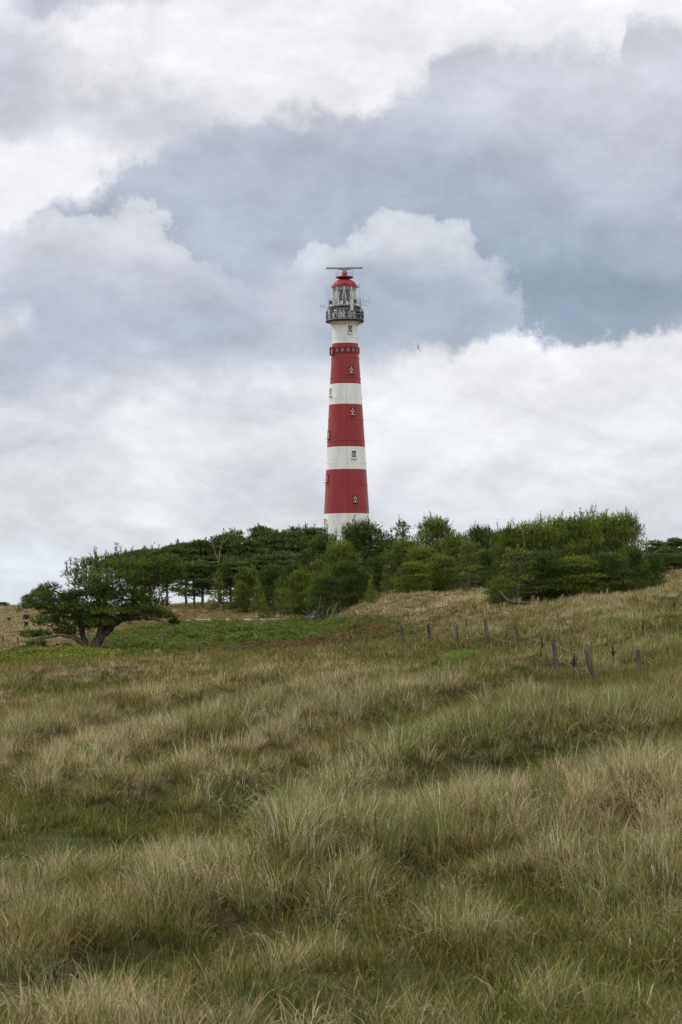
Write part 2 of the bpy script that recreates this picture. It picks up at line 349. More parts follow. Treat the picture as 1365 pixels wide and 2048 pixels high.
# ---------------------------------------------------------------- terrain
PXC = np.array([-400, 0, 200, 400, 600, 800, 1000, 1200, 1365, 1765.])
rows = [ # distance, row of the photograph the ground lies at for each column above
 (17, 2048, 2048, 2048, 2048, 2048, 2048, 2048, 2048, 2048, 2048),
 (22, 1872, 1876, 1878, 1872, 1858, 1848, 1842, 1830, 1818, 1800),
 (26, 1792, 1796, 1792, 1784, 1762, 1740, 1716, 1696, 1676, 1650),
 (30, 1726, 1730, 1724, 1716, 1704, 1684, 1660, 1632, 1616, 1590),
 (36, 1640, 1644, 1640, 1634, 1622, 1602, 1576, 1544, 1520, 1490),
 (44, 1556, 1560, 1556, 1548, 1534, 1514, 1486, 1452, 1430, 1400),
 (55, 1476, 1480, 1476, 1466, 1450, 1424, 1396, 1372, 1352, 1320),
 (70, 1412, 1414, 1408, 1396, 1382, 1362, 1340, 1322, 1300, 1260),
 (85, 1378, 1378, 1370, 1358, 1344, 1326, 1302, 1274, 1244, 1205),
 (100, 1362, 1358, 1346, 1336, 1322, 1302, 1272, 1232, 1206, 1170),
 (120, 1354, 1348, 1334, 1322, 1306, 1288, 1240, 1206, 1178, 1150),
 (135, 1350, 1344, 1332, 1318, 1300, 1276, 1220, 1200, 1174, 1140),
 (150, 1330, 1326, 1318, 1310, 1299, 1262, 1212, 1202, 1180, 1135),
 (165, 1312, 1306, 1304, 1303, 1296, 1248, 1206, 1200, 1184, 1130),
 (180, 1300, 1290, 1290, 1285, 1275, 1218, 1202, 1200, 1172, 1120),
 (198, 1290, 1276, 1272, 1250, 1247, 1184, 1188, 1196, 1154, 1110),
 (206, 1286, 1271, 1266, 1246, 1244, 1180, 1184, 1192, 1148, 1105),
 (225, 1276, 1258, 1250, 1232, 1229, 1175, 1180, 1186, 1144, 1105),
 (250, 1264, 1246, 1236, 1213, 1211, 1180, 1182, 1180, 1146, 1110),
 (290, 1252, 1238, 1224, 1212, 1210, 1190, 1190, 1180, 1152, 1120),
 (340, 1230, 1222, 1216, 1214, 1212, 1200, 1196, 1185, 1170, 1150),
 (400, 1214, 1214, 1214, 1215, 1214, 1206, 1203, 1200, 1195, 1190),
 (500, 1225, 1226, 1226, 1225, 1222, 1218, 1215, 1215, 1215, 1215),
]
RD = np.array([r[0] for r in rows], float)
RZ = np.array([[(HOR-y)/F*r[0] for y in r[1:]] for r in rows])
# near field and far field rows
RD = np.concatenate([[-40, 0, 6, 11], RD, [700, 1200, 9000]])
RZ = np.vstack([np.full(10, -2.2), np.full(10, -1.75), np.full(10, -2.2), np.full(10, -2.7), RZ, np.full(10, -7.), np.full(10, -12.), np.full(10, -14.)])
def cubic(x, xs, ys):
    """monotone-ish Hermite interpolation along axis 0"""
    i = np.clip(np.searchsorted(xs, x)-1, 0, len(xs)-2); h = xs[i+1]-xs[i]; t = np.clip((x-xs[i])/h, 0, 1)
    return i, t, h
D_ = np.gradient(RZ, RD, axis=0)
def base_h(x, y):
    x = np.asarray(x, float); y = np.asarray(y, float)
    p = CX+F*x/np.maximum(np.sqrt(y*y+60), 17)
    p = np.clip(p, PXC[0], PXC[-1])
    j = np.clip(np.searchsorted(PXC, p)-1, 0, len(PXC)-2); s = (p-PXC[j])/(PXC[j+1]-PXC[j]); s = s*s*(3-2*s)*0.6+s*0.4
    i, t, h = cubic(y, RD, None)
    def col(jj):
        a, b, da, db = RZ[i, jj], RZ[i+1, jj], D_[i, jj]*h, D_[i+1, jj]*h
        t2 = t*t; t3 = t2*t
        return (2*t3-3*t2+1)*a+(t3-2*t2+t)*da+(-2*t3+3*t2)*b+(t3-t2)*db
    return col(j)*(1-s)+col(j+1)*s
def hum(x, y):
    """hummock field in 0..1: elongated mounds running obliquely across the slope"""
    a = rad(64); u = x*math.cos(a)+y*math.sin(a); v = -x*math.sin(a)+y*math.cos(a)
    v = v+1.6*(fbm(x/5, y/7, 17, 2)-.5)
    return 0.62*fbm(u/9+5, v/2.7, 11, 3)+0.38*fbm(u/4.5+1, v/4.0, 15, 3)
RIDGES = [ # dune ridges running obliquely up the slope: (column, row) of their crest lines on the base slope
 ([0, 240, 480, 700], [1510, 1442, 1392, 1355], .6), ([60, 200, 430, 600, 760], [1585, 1548, 1488, 1440, 1405], 1.0),
 ([180, 300, 480, 700, 900, 1020, 1100], [1622, 1590, 1522, 1468, 1415, 1372, 1345], 1.0), ([380, 560, 760, 950, 1090], [1625, 1552, 1492, 1448, 1412], .9),
 ([520, 640, 760, 980, 1300], [1700, 1638, 1588, 1522, 1470], 1.15), ([560, 720, 900, 1100, 1365], [1800, 1738, 1708, 1668, 1640], 1.2),
 ([0, 200, 420, 620, 760], [1945, 1885, 1855, 1850, 1820], 1.0), ([0, 120, 260], [1372, 1362, 1358], .8), ([900, 1100, 1250, 1365], [1780, 1770, 1800, 1790], .5)]
def ridges(x, y):
    x = np.asarray(x, float); y = np.asarray(y, float); yc = np.maximum(y, 12)
    p = CX+F*x/yc; r = HOR-F*base_h(x, yc)/yc
    r = r+26*(fbm(x/1.7+3, y/3.5, 41, 3)-.5)*np.clip(30/yc, .3, 1)
    up = 0; dn = 0
    for xs, ys2, a in RIDGES:
        d = r-np.interp(p, xs, ys2); w = 13+np.clip(np.interp(p, xs, ys2)-1400, 0, 600)*.050
        e = sstep(p, xs[0]-60, xs[0]+60)*(1-sstep(p, xs[-1]-60, xs[-1]+60))*a*(y > 12)
        up = up+e*np.exp(-np.where(d < 0, d/(w*2.0), d/w)**2); dn = dn+e*np.exp(-((d-2.1*w)/w)**2)
    return up, dn
def H(x, y):
    x = np.asarray(x, float); y = np.asarray(y, float)
    k = sstep(y, 4, 16)*(1-sstep(y, 420, 700))
    amp = np.where(y < 120, 0.95, 0.9)*(1-0.45*sstep(-y, -24, -12))
    return base_h(x, y)+k*(0.42*ridges(x, y)[0]-0.14*ridges(x, y)[1]+(hum(x, y)-0.5)*amp+(fbm(x/1.1, y/1.1, 31, 3)-0.5)*0.16)
def img(x, y, z): return CX+F*x/y, HOR-F*z/y
def W3(pxx, d, dz=0.0):
    x = (pxx-CX)/F*d; return (x, d, float(H(x, d))+dz)
yr = np.concatenate([np.linspace(-40, 8, 16), np.geomspace(9, 420, 420), np.geomspace(435, 9000, 40)])
uu = np.concatenate([-np.geomspace(3, 0.24, 26), np.linspace(-0.23, 0.23, 231), np.geomspace(0.24, 3, 26)])
Yg, Ug = np.meshgrid(yr, uu, indexing='ij'); Xg = Ug*np.sqrt(Yg**2+64)
Zg = H(Xg, Yg)
nr, nc = Xg.shape
idx = np.arange(nr*nc).reshape(nr, nc)
Q = np.stack([idx[:-1, :-1], idx[:-1, 1:], idx[1:, 1:], idx[1:, :-1]], -1).reshape(-1, 4)

def blobs(p, y, L):
    t = 0
    for (cx, cy, rx, ry, a) in L: t = t+a*np.exp(-(((p-cx)/rx)**2+((y-cy)/ry)**2))
    return t
# places the photograph shows bare or short (negative) or thick with tall grass (positive)
TALL = [(180, 1880, 170, 45, .45), (90, 1990, 110, 60, .25), (760, 1720, 260, 42, .7), (1100, 1690, 260, 50, .7), (1330, 1780, 90, 110, .6), (430, 1790, 120, 45, .35),
        (250, 1690, 290, 48, -.35), (430, 1650, 130, 34, -.35), (60, 1620, 90, 30, -.4), (700, 1980, 380, 60, -.5), (1250, 1990, 160, 50, -.3), (795, 1905, 95, 62, -1.5), (60, 1268, 70, 14, .7), (440, 2035, 120, 30, -.8), (1250, 1290, 150, 60, .30), (450, 2020, 120, 40, -.7), (1050, 1930, 160, 60, -.3),
        (220, 1585, 70, 22, .7), (560, 1640, 90, 22, .6), (600, 1490, 110, 26, .4), (1040, 1590, 190, 30, -.5), (1250, 1470, 170, 60, .35), (930, 1460, 110, 30, .5), (800, 1590, 120, 30, .25), (340, 1440, 130, 20, -.3), (500, 1540, 110, 22, -.3),
        (950, 1285, 130, 16, -.35), (830, 1285, 60, 14, -.3), (880, 1335, 90, 22, -.7), (1010, 1350, 70, 30, -.4), (700, 1360, 120, 20, -.35), (200, 1470, 120, 26, -.15),
        (110, 1320, 140, 14, -1.0), (600, 1275, 220, 26, -1.1), (420, 1270, 160, 26, -1.1), (300, 1290, 120, 16, -1.0), (480, 1305, 120, 6, -.5)]
def fields(x, y, z):
    p, r = img(x, y, z)
    h = hum(x, y)
    ru, rd = ridges(x, y)
    tall = 0.55+0.55*ru-0.90*rd+2.1*(h-0.5)+0.7*(fbm(x/7+40, y/14, 51, 3)-0.5)+blobs(p, r, TALL)*1.0
    tall += 0.10*sstep(y, 60, 100)+(1.1+.7*(y < 34))*(fbm(x/0.9+7, y/0.9, 53, 2)-0.5)*(1-.5*sstep(y, 60, 120))
    return p, r, np.clip(tall, 0, 1)
def shrubby(p, r, y):
    s = blobs(p, r, [(420, 1268, 150, 20, 1.2), (620, 1270, 150, 22, 1.3), (280, 1290, 100, 14, .9), (120, 1316, 120, 9, 1.3), (745, 1262, 55, 22, 1.0), (510, 1298, 150, 6, .5)])
    return np.clip(s, 0, 1)*(y > 128)*(y < 204)
P_, R_, T_ = fields(Xg.ravel(), np.maximum(Yg.ravel(), 3), Zg.ravel())
n2 = fbm(Xg.ravel()/2.3, Yg.ravel()/2.3, 71, 4)[:, None]
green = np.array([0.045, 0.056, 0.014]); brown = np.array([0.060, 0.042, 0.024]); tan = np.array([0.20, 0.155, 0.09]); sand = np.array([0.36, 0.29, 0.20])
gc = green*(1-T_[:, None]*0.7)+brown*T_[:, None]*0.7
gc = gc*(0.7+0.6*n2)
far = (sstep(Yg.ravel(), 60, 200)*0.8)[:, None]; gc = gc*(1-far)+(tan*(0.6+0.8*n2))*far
sh = shrubby(P_, R_, Yg.ravel())[:, None]; gc = gc*(1-sh)+np.array([0.035, 0.05, 0.014])*sh
bare = np.clip(blobs(P_, R_, [(795, 1862, 75, 30, 1.1), (440, 2030, 90, 18, .8), (95, 1236, 60, 7, 1.3)]), 0, 1)[:, None]
bare = bare*sstep(fbm(Xg.ravel()*1.6, Yg.ravel()*1.6, 77, 3), .35, .6)[:, None]
gc = gc*(1-bare)+sand*(0.55+0.3*n2)*bare
tm = bpy.data.materials.new('dune turf soil'); tm.use_nodes = True; q = NG(tm.node_tree); b = tm.node_tree.nodes['Principled BSDF']
a = q.node('ShaderNodeAttribute'); a.attribute_name = 'gcol'; ge = q.node('ShaderNodeNewGeometry')
nz = q.noise(ge.outputs['Position'], 5.0, 8, 0.7)
sc_ = q.node('ShaderNodeVectorMath'); sc_.operation = 'SCALE'; q.link(a.outputs['Color'], sc_.inputs[0]); q.link(q.ss(nz, 0.2, 0.8, 0.55, 1.5), sc_.inputs['Scale'])
q.link(sc_.outputs[0], b.inputs['Base Color']); b.inputs['Roughness'].default_value = 1.0; b.inputs['Specular IOR Level'].default_value = 0.1
bp = q.node('ShaderNodeBump'); bp.inputs['Strength'].default_value = 0.8; bp.inputs['Distance'].default_value = 0.05; q.link(q.noise(ge.outputs['Position'], 14, 6, 0.7), bp.inputs['Height']); q.link(bp.outputs[0], b.inputs['Normal'])
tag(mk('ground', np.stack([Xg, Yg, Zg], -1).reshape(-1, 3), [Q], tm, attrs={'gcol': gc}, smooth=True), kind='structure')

# cycle path along the foot of the pine dune
pxs = np.linspace(325, 640, 60); yy = 203+1.5*np.sin((pxs-300)/90)
pxs2 = (pxs-CX)/F*yy
V = []
for x, y in zip(pxs2, yy):
    z = float(base_h(x, y))+0.31
    V += [(x, y-1.0, z), (x, y+1.0, z+0.03), (x, y+1.0, z-0.9), (x, y-1.0, z-0.9)]
Qp = [(4*i+a, 4*(i+1)+a, 4*(i+1)+(a+1) % 4, 4*i+(a+1) % 4) for i in range(len(pxs)-1) for a in range(4)]
tag(mk('path', V, [Qp], pmat('shell grit path', (0.42, 0.39, 0.33), 0.95, var=0.12, scale=4)), kind='structure')

# ---------------------------------------------------------------- grass
def tuft(n, h, spread, w, seg, rng, droop=0.5, lo=0.38, foot=0.08):
    """a tussock of arching blades; returns verts, quads, tris, per-vertex random value"""
    a = rng.uniform(0, 2*np.pi, n); rr = foot*np.sqrt(rng.uniform(0, 1, n))
    base = np.stack([rr*np.cos(a), rr*np.sin(a), np.full(n, -0.04)], -1)
    a2 = a+rng.normal(0, 0.7, n); L = h*rng.uniform(lo, 1.08, n); lean = np.abs(rng.normal(0, spread, n))+0.03; dr = droop*rng.uniform(0.0, 1.9, n)**1.3; tw = rng.normal(0, .55, n)
    d = np.stack([np.cos(a2), np.sin(a2), np.zeros(n)], -1); side = np.stack([-np.sin(a2+rng.normal(0, .9, n)), np.cos(a2), np.zeros(n)], -1)
    side /= np.linalg.norm(side, axis=1, keepdims=True)
    ww = w*rng.uniform(0.7, 1.3, n); Vs = []
    for k in range(seg+1):
        t = k/seg; ang = lean+dr*t*t*0.8
        d_t = d*np.cos(tw*t)[:, None]+np.stack([-d[:, 1], d[:, 0], 0*tw], -1)*np.sin(tw*t)[:, None]
        c = base+d_t*(L*t*np.sin(ang))[:, None]+np.array([0, 0, 1.])*(L*t*np.cos(ang))[:, None]
        hw = (ww*(1-t**1.6)*0.5+0.0006)[:, None]
        if k == seg: Vs.append(c[:, None])
        else: Vs.append(np.stack([c-side*hw, c+side*hw], 1))
    V = np.concatenate(Vs, 1); m = V.shape[1]; o = (np.arange(n)*m)[:, None]
    Q = np.concatenate([o+np.array([[2*k, 2*k+1, 2*k+3, 2*k+2]]) for k in range(seg-1)], 0) if seg > 1 else np.zeros((0, 4), int)
    T = o+np.array([[2*(seg-1), 2*(seg-1)+1, 2*seg]])
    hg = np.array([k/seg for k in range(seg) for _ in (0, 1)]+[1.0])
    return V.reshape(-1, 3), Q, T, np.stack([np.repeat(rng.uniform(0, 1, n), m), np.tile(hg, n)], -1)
def src(name, parts, mat):
    V = []; Q = []; T = []; r = []; n = 0
    for v, q_, t_, rr in parts: V.append(v); Q.append(q_+n); T.append(t_+n); r.append(rr); n += len(v)
    r = np.concatenate(r)
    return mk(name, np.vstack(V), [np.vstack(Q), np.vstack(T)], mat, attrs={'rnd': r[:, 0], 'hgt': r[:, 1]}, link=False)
def scatter(name, P, rot, scl, vi, dry, variants, **k):
    me = bpy.data.meshes.new(name); me.vertices.add(len(P)); me.vertices.foreach_set('co', np.asarray(P, np.float32).ravel())
    for nm, a in (('rot', rot), ('scl', scl)):
        at = me.attributes.new(nm, 'FLOAT_VECTOR', 'POINT'); at.data.foreach_set('vector', np.asarray(a, np.float32).ravel())
    at = me.attributes.new('vi', 'INT', 'POINT'); at.data.foreach_set('value', np.asarray(vi, np.int32))
    at = me.attributes.new('dry', 'FLOAT', 'POINT'); at.data.foreach_set('value', np.asarray(dry, np.float32))
    me.materials.append(variants[0].data.materials[0])
    o = bpy.data.objects.new(name, me); COL.objects.link(o)
    ng = bpy.data.node_groups.new(name, 'GeometryNodeTree')
    ng.interface.new_socket('Geometry', in_out='INPUT', socket_type='NodeSocketGeometry'); ng.interface.new_socket('Geometry', in_out='OUTPUT', socket_type='NodeSocketGeometry')
    N = ng.nodes.new; L = ng.links.new
    gi = N('NodeGroupInput'); go = N('NodeGroupOutput'); iop = N('GeometryNodeInstanceOnPoints'); jo = N('GeometryNodeJoinGeometry')
    for v in variants:
        oi = N('GeometryNodeObjectInfo'); oi.inputs['Object'].default_value = v; oi.inputs['As Instance'].default_value = False
        gt = N('GeometryNodeGeometryToInstance'); L(oi.outputs['Geometry'], gt.inputs[0]); L(gt.outputs[0], jo.inputs[0])
    L(gi.outputs[0], iop.inputs['Points']); L(jo.outputs[0], iop.inputs['Instance']); iop.inputs['Pick Instance'].default_value = True
    def na(nm, ty, s):
        n = N('GeometryNodeInputNamedAttribute'); n.data_type = ty; n.inputs[0].default_value = nm; L(n.outputs[0], s)
    na('vi', 'INT', iop.inputs['Instance Index']); na('rot', 'FLOAT_VECTOR', iop.inputs['Rotation']); na('scl', 'FLOAT_VECTOR', iop.inputs['Scale'])
    L(iop.outputs[0], go.inputs[0])
    md = o.modifiers.new('scatter', 'NODES'); md.node_group = ng
    return tag(o, kind='stuff', **k)
def field_points(d0, d1, rho, um=0.19):
    n = int(rho*(um*(d1*d1-d0*d0)+6.4*(d1-d0)*(d0 < 60))); y = np.sqrt(R.uniform(d0*d0, d1*d1, n)); x = R.uniform(-1, 1, n)*(um*y+3.2*(d0 < 60))
    return x, y, H(x, y)
def visible(x, y, z, top):
    """drop tufts that terrain nearer the camera hides completely"""
    keep = np.ones(len(x), bool)
    for f in np.linspace(0.25, 0.97, 22):
        zz = base_h(x*f, y*f)-0.35; keep &= (z+top+0.15)*f > zz
    return keep
zones = [ # d0, d1, density of tussocks, of turf, blades and width
 (10, 30, 17.0, 34.0, 90, 0.0058, 4), (30, 62, 13.0, 20.0, 60, 0.0090, 3), (62, 125, 8.5, 10.0, 40, 0.017, 2), (125, 420, 2.2, 2.6, 44, 0.030, 2)]
for zi, (d0, d1, rm, rt, nb_, w, seg) in enumerate(zones):
    rg = np.random.default_rng(100+zi); far_ = zi == 3; ft = 0.38 if far_ else (0.22 if zi == 2 else 0.17)
    va = [src('marram_source', [tuft(nb_, 0.60 if zi < 2 else 0.70, sp_*1.15, w, seg, rg, dp, foot=ft)], M['marram']) for sp_, dp in ((.16, .35), (.26, .5), (.38, .7), (.2, .9), (.75, .8), (.12, .5))]
    x, y, z = field_points(d0, d1, rm); p, r, T = fields(x, y, z)
    keep = R.uniform(0, 1, len(x)) < sstep(T, 0.36, 0.80)*0.95+0.035
    keep &= visible(x, y, z, 0.8)
    keep &= shrubby(p, r, y) < R.uniform(0.25, 0.8, len(x))
    keep &= ~((np.abs(y-203) < 2.2) & (p > 330) & (p < 640))
    x, y, z, T, p, r = (q_[keep] for q_ in (x, y, z, T, p, r)); n = len(x)
    wind = fbm(x/6, y/9, 91, 2)
    rot = np.stack([R.normal(0, .10, n), 0.10+0.28*wind+R.normal(0, .09, n), R.uniform(0, 6.28, n)], -1)
    # yaw first, then a common lean down-wind: fold the lean into world X by counter-rotating
    az_ = rot[:, 2]; tx = rot[:, 0].copy(); ty = rot[:, 1].copy()
    rot[:, 0] = tx; rot[:, 1] = ty
    s = 0.86*(0.50+0.50*T)*R.uniform(0.55, 1.25, n)*(0.78+0.5*fbm(x/5, y/5, 93, 2))*(1-.36*sstep(y, 36, 80)+.10*sstep(y, 140, 200)+.14*np.exp(-((y-178)/25)**2)*(p > 640)+.42*np.exp(-((p-1290)/190)**2-((r-1265)/55)**2))
    for a_, b_ in ((1280, 1342), (1184, 1357), (1112, 1328), (1038, 1300), (974, 1286), (915, 1288), (859, 1284), (806, 1283), (735, 1288), (702, 1292), (602, 1300), (553, 1300), (456, 1302)): s *= 1-.68*np.exp(-((p-a_)/26)**2-((r-b_-14)/22)**2)
    s *= 1-.35*np.exp(-((p-180)/260)**2-((r-1335)/18)**2)
    scl = np.stack([s, s, s*R.uniform(.9, 1.1, n)], -1)
    dry = 0.40+0.75*(fbm(x/2.2, y/3.2, 95, 3)-0.5)+0.5*(fbm(x/11, y/17, 96, 2)-.5)+R.normal(0, .19, n)
    dry += 0.09*sstep(y, 120, 190)*(p < 900)+0.06*(y < 30)
    dry += blobs(p, r, [(560, 1335, 220, 20, .25), (1250, 1300, 200, 60, -.12), (800, 1215, 160, 26, .10), (1100, 1480, 340, 110, -.14), (1250, 1270, 200, 50, -.10), (1330, 1750, 120, 120, .15)])
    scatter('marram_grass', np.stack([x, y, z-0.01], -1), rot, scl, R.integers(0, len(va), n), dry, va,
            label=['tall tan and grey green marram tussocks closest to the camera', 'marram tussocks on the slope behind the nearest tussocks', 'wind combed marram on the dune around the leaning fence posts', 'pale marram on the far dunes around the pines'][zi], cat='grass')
    vt = [src('turf_source', [tuft(int(nb_*.62), 0.27, .40, w*1.0, max(2, seg-1), rg, .6, .4, foot=.22 if zi < 2 else .42)], M['turf']) for _ in range(4)]
    x, y, z = field_points(d0, d1, rt); p, r, T = fields(x, y, z)
    keep = visible(x, y, z, 0.3) & ~((np.abs(y-203) < 1.3) & (p > 330) & (p < 640))
    bb = np.clip(blobs(p, r, [(795, 1862, 70, 28, 1.2), (440, 2030, 80, 16, .9), (95, 1236, 60, 7, 1.3)]), 0, 1)*sstep(fbm(x*1.6, y*1.6, 77, 3), .35, .6)
    keep &= bb < R.uniform(0.2, 1, len(x))
    keep &= (y > 128) | (R.uniform(0, 1, len(x)) < 0.45+0.55*sstep(fbm(x/1.5+3, y/1.5, 99, 3), .38, .54))
    x, y, z, T, p, r = (q_[keep] for q_ in (x, y, z, T, p, r)); n = len(x)
    s = R.uniform(.6, 1.5, n)*(0.7+0.7*fbm(x/1.7, y/1.7, 97, 2)); scl = np.stack([s, s, s*R.uniform(.7, 1.3, n)], -1)
    dry = 0.24+0.9*(fbm(x/1.6, y/2.2, 98, 3)-0.5)+0.28*T+0.25*sstep(y, 150, 210)*(1-shrubby(p, r, y))
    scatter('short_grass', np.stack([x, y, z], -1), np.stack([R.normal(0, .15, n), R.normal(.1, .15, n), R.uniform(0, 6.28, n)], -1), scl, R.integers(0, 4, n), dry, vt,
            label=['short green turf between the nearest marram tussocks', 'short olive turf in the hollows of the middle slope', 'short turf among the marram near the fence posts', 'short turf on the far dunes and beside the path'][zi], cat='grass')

# flowering stalks standing above the marram
def stalk(rng):
    m_ = []; n = 5
    for k in range(n):
        a = rng.uniform(0, 6.28); r0 = rng.uniform(0, .12); h = rng.uniform(.8, 1.05); x0, y0 = r0*math.cos(a), r0*math.sin(a); le = rng.uniform(.04, .16)
        t = np.linspace(0, 1, 6); P = np.stack([x0+le*t**2*math.cos(a)+.08*t**2, y0+le*t**2*math.sin(a), h*t], -1)
        w_ = np.array([.003, .003, .003, .008, .010, .002])*1.4
        V = np.concatenate([P-np.array([1, 0, 0])*w_[:, None], P+np.array([1, 0, 0])*w_[:, None]]); Qs = np.array([[i, i+6, i+7, i+1] for i in range(5)])
        m_.append((V, Qs, np.zeros((0, 3), int), np.full(12, rng.uniform())))
    return m_
def srcq(name, parts, mat):
    V = []; Q = []; r = []; n = 0
    for v, q_, t_, rr in parts: V.append(v); Q.append(q_+n); r.append(rr); n += len(v)
    return mk(name, np.vstack(V), [np.vstack(Q)], mat, attrs={'rnd': np.concatenate(r)}, link=False)
M['seed'] = leafmat('marram seed heads', (0.42, 0.35, 0.20), (0.56, 0.48, 0.30))
rg = np.random.default_rng(5); vs = [srcq('stalk_source', stalk(rg), M['seed']) for _ in range(4)]
x, y, z = field_points(78, 165, 0.5); p, r, T = fields(x, y, z)
keep = (T > .55) & visible(x, y, z, .9) & (R.uniform(0, 1, len(x)) < .5*np.clip(0.03+blobs(p, r, [(1180, 1205, 200, 22, .7), (930, 1235, 120, 20, .5)]), 0, 1))
x, y, z = x[keep], y[keep], z[keep]; n = len(x)
scatter('seed_stalks', np.stack([x, y, z], -1), np.stack([R.normal(0, .08, n), R.normal(.12, .08, n), R.uniform(-1, 1, n)], -1), np.repeat(R.uniform(.42, .62, n)[:, None], 3, 1), R.integers(0, 4, n), np.zeros(n), vs,
        label='pale seed stalks standing above the marram', cat='grass')

# ---------------------------------------------------------------- creeping shrubs
def leafclump(n, rx, rz, lw, rng):
    a = rng.uniform(0, 6.28, n); rr = np.sqrt(rng.uniform(0, 1, n))*rx
    c = np.stack([rr*np.cos(a), rr*np.sin(a), rz*np.sqrt(np.maximum(0, 1-(rr/rx)**2))*rng.uniform(.45, 1.05, n)], -1)
    u = rng.normal(0, 1, (n, 3)); u[:, 2] *= .5; u /= np.linalg.norm(u, axis=1, keepdims=True); v = np.cross(u, rng.normal(0, 1, (n, 3))); v /= np.linalg.norm(v, axis=1, keepdims=True)
    l = (lw*rng.uniform(.6, 1.4, n))[:, None]
    V = np.stack([c-u*l, c-v*l*.5, c+u*l, c+v*l*.5], 1).reshape(-1, 3)
    return V, np.arange(4*n).reshape(n, 4), np.zeros((0, 3), int), np.repeat(rng.uniform(0, 1, n), 4)
vsr = [srcq('shrub_source', [leafclump(170, .55, .34, .055, rg)], M['shrub']) for _ in range(4)]
x, y, z = field_points(128, 206, 5.0, .17); p, r, T = fields(x, y, z); s = shrubby(p, r, y)
keep = (s > R.uniform(.15, .9, len(x))) & (fbm(x/1.8, y/2.2, 61, 2) > .43)
x, y, z, p, r = x[keep], y[keep], z[keep], p[keep], r[keep]; n = len(x)
dry = np.clip(-0.05+0.5*(fbm(x/3, y/3, 62, 3)-.5)+blobs(p, r, [(745, 1268, 60, 22, .75), (560, 1300, 140, 7, .8), (650, 1290, 60, 9, .6)]), -.4, 1)
sc3 = R.uniform(.6, 1.3, n)*(.7+.9*fbm(x/3, y/3, 64, 2))
scatter('creeping_shrub', np.stack([x, y, z-.05], -1), np.stack([R.normal(0, .1, n), R.normal(0, .1, n), R.uniform(0, 6.28, n)], -1), np.stack([sc3, sc3, sc3*R.uniform(.6, 1.3, n)], -1), R.integers(0, 4, n), dry, vsr,
        label='low green and rust brown shrub mat on the slope below the path', cat='shrubs')
M['mat_green'] = leafmat('yellow green heath leaves', (0.075, 0.105, 0.012), (0.25, 0.27, 0.03))
vm = [srcq('heath_source', [leafclump(170, .6, .42, .055, rg)], M['mat_green']) for _ in range(3)]
n = 420; pp = R.uniform(25, 245, n); dd = R.uniform(143, 158, n)
keep = ((pp-135)/112)**2+((dd-150.5)/7.5)**2 < 1; pp, dd = pp[keep], dd[keep]; n = len(pp); x = (pp-CX)/F*dd; z = H(x, dd)
sc3 = R.uniform(.8, 1.4, n)
scatter('yellow_green_shrub_mat', np.stack([x, dd, z], -1), np.stack([R.normal(0, .1, n), R.normal(0, .1, n), R.uniform(0, 6.28, n)], -1), np.repeat(sc3[:, None], 3, 1), R.integers(0, 3, n), np.zeros(n), vm,
        label='yellow green shrub mat spread below the lone windswept pine', cat='shrubs')
vh = [srcq('herb_source', [leafclump(120, .4, .30, .035, rg)], M['herb']) for _ in range(3)]
HB = [(935, 84, 14, 3.4, 46), (165, 44.5, 14, 1, 4), (160, 40, 16, 1, 3), (770, 165, 18, 3, 16), (860, 78, 60, 4, 25), (1215, 92, 40, 3, 8)]
PP = []; 
for (pc, dc, pr, dr, n) in HB:
    for k in range(n):
        d = dc+R.normal(0, dr*.6); p_ = pc+R.normal(0, pr*.6)+(d-dc)*11; PP.append(W3(p_, d, .04))
PP = np.array(PP); n = len(PP); sc3 = R.uniform(.35, .95, n)
scatter('bright_herbs', PP, np.stack([R.normal(0, .1, n), R.normal(0, .1, n), R.uniform(0, 6.28, n)], -1), np.repeat(sc3[:, None], 3, 1), R.integers(0, 3, n), np.zeros(n), vh,
        label='fresh bright green herb patches in the grass below the fence', cat='herbs')

# ---------------------------------------------------------------- pines
def needles(P, Dr, L, nn, nl, nw, rng, rnd):
    """bottlebrush shoots: P base points, Dr directions; every needle a thin triangle"""
    n = len(P); t = rng.uniform(0, 1, (n, nn, 1)); L = np.asarray(L).reshape(-1, 1, 1)
    b = P[:, None]+Dr[:, None]*L*t
    q_ = rng.normal(0, 1, (n, nn, 3)); q_ -= (q_*Dr[:, None]).sum(-1, keepdims=True)*Dr[:, None]; q_ /= np.linalg.norm(q_, axis=-1, keepdims=True)
    nd = Dr[:, None]*0.75+q_; nd /= np.linalg.norm(nd, axis=-1, keepdims=True)
    s = np.cross(nd, rng.normal(0, 1, (n, nn, 3))); s /= np.linalg.norm(s, axis=-1, keepdims=True)
    l = nl*rng.uniform(.7, 1.2, (n, nn, 1))
    V = np.stack([b-s*nw/2, b+s*nw/2, b+nd*l], 2).reshape(-1, 3)
    rv = np.clip(rnd[:, None]+rng.normal(0, .12, (n, nn)), 0, 1)
    return V, np.arange(len(V)).reshape(-1, 3), np.repeat(rv.ravel(), 3)
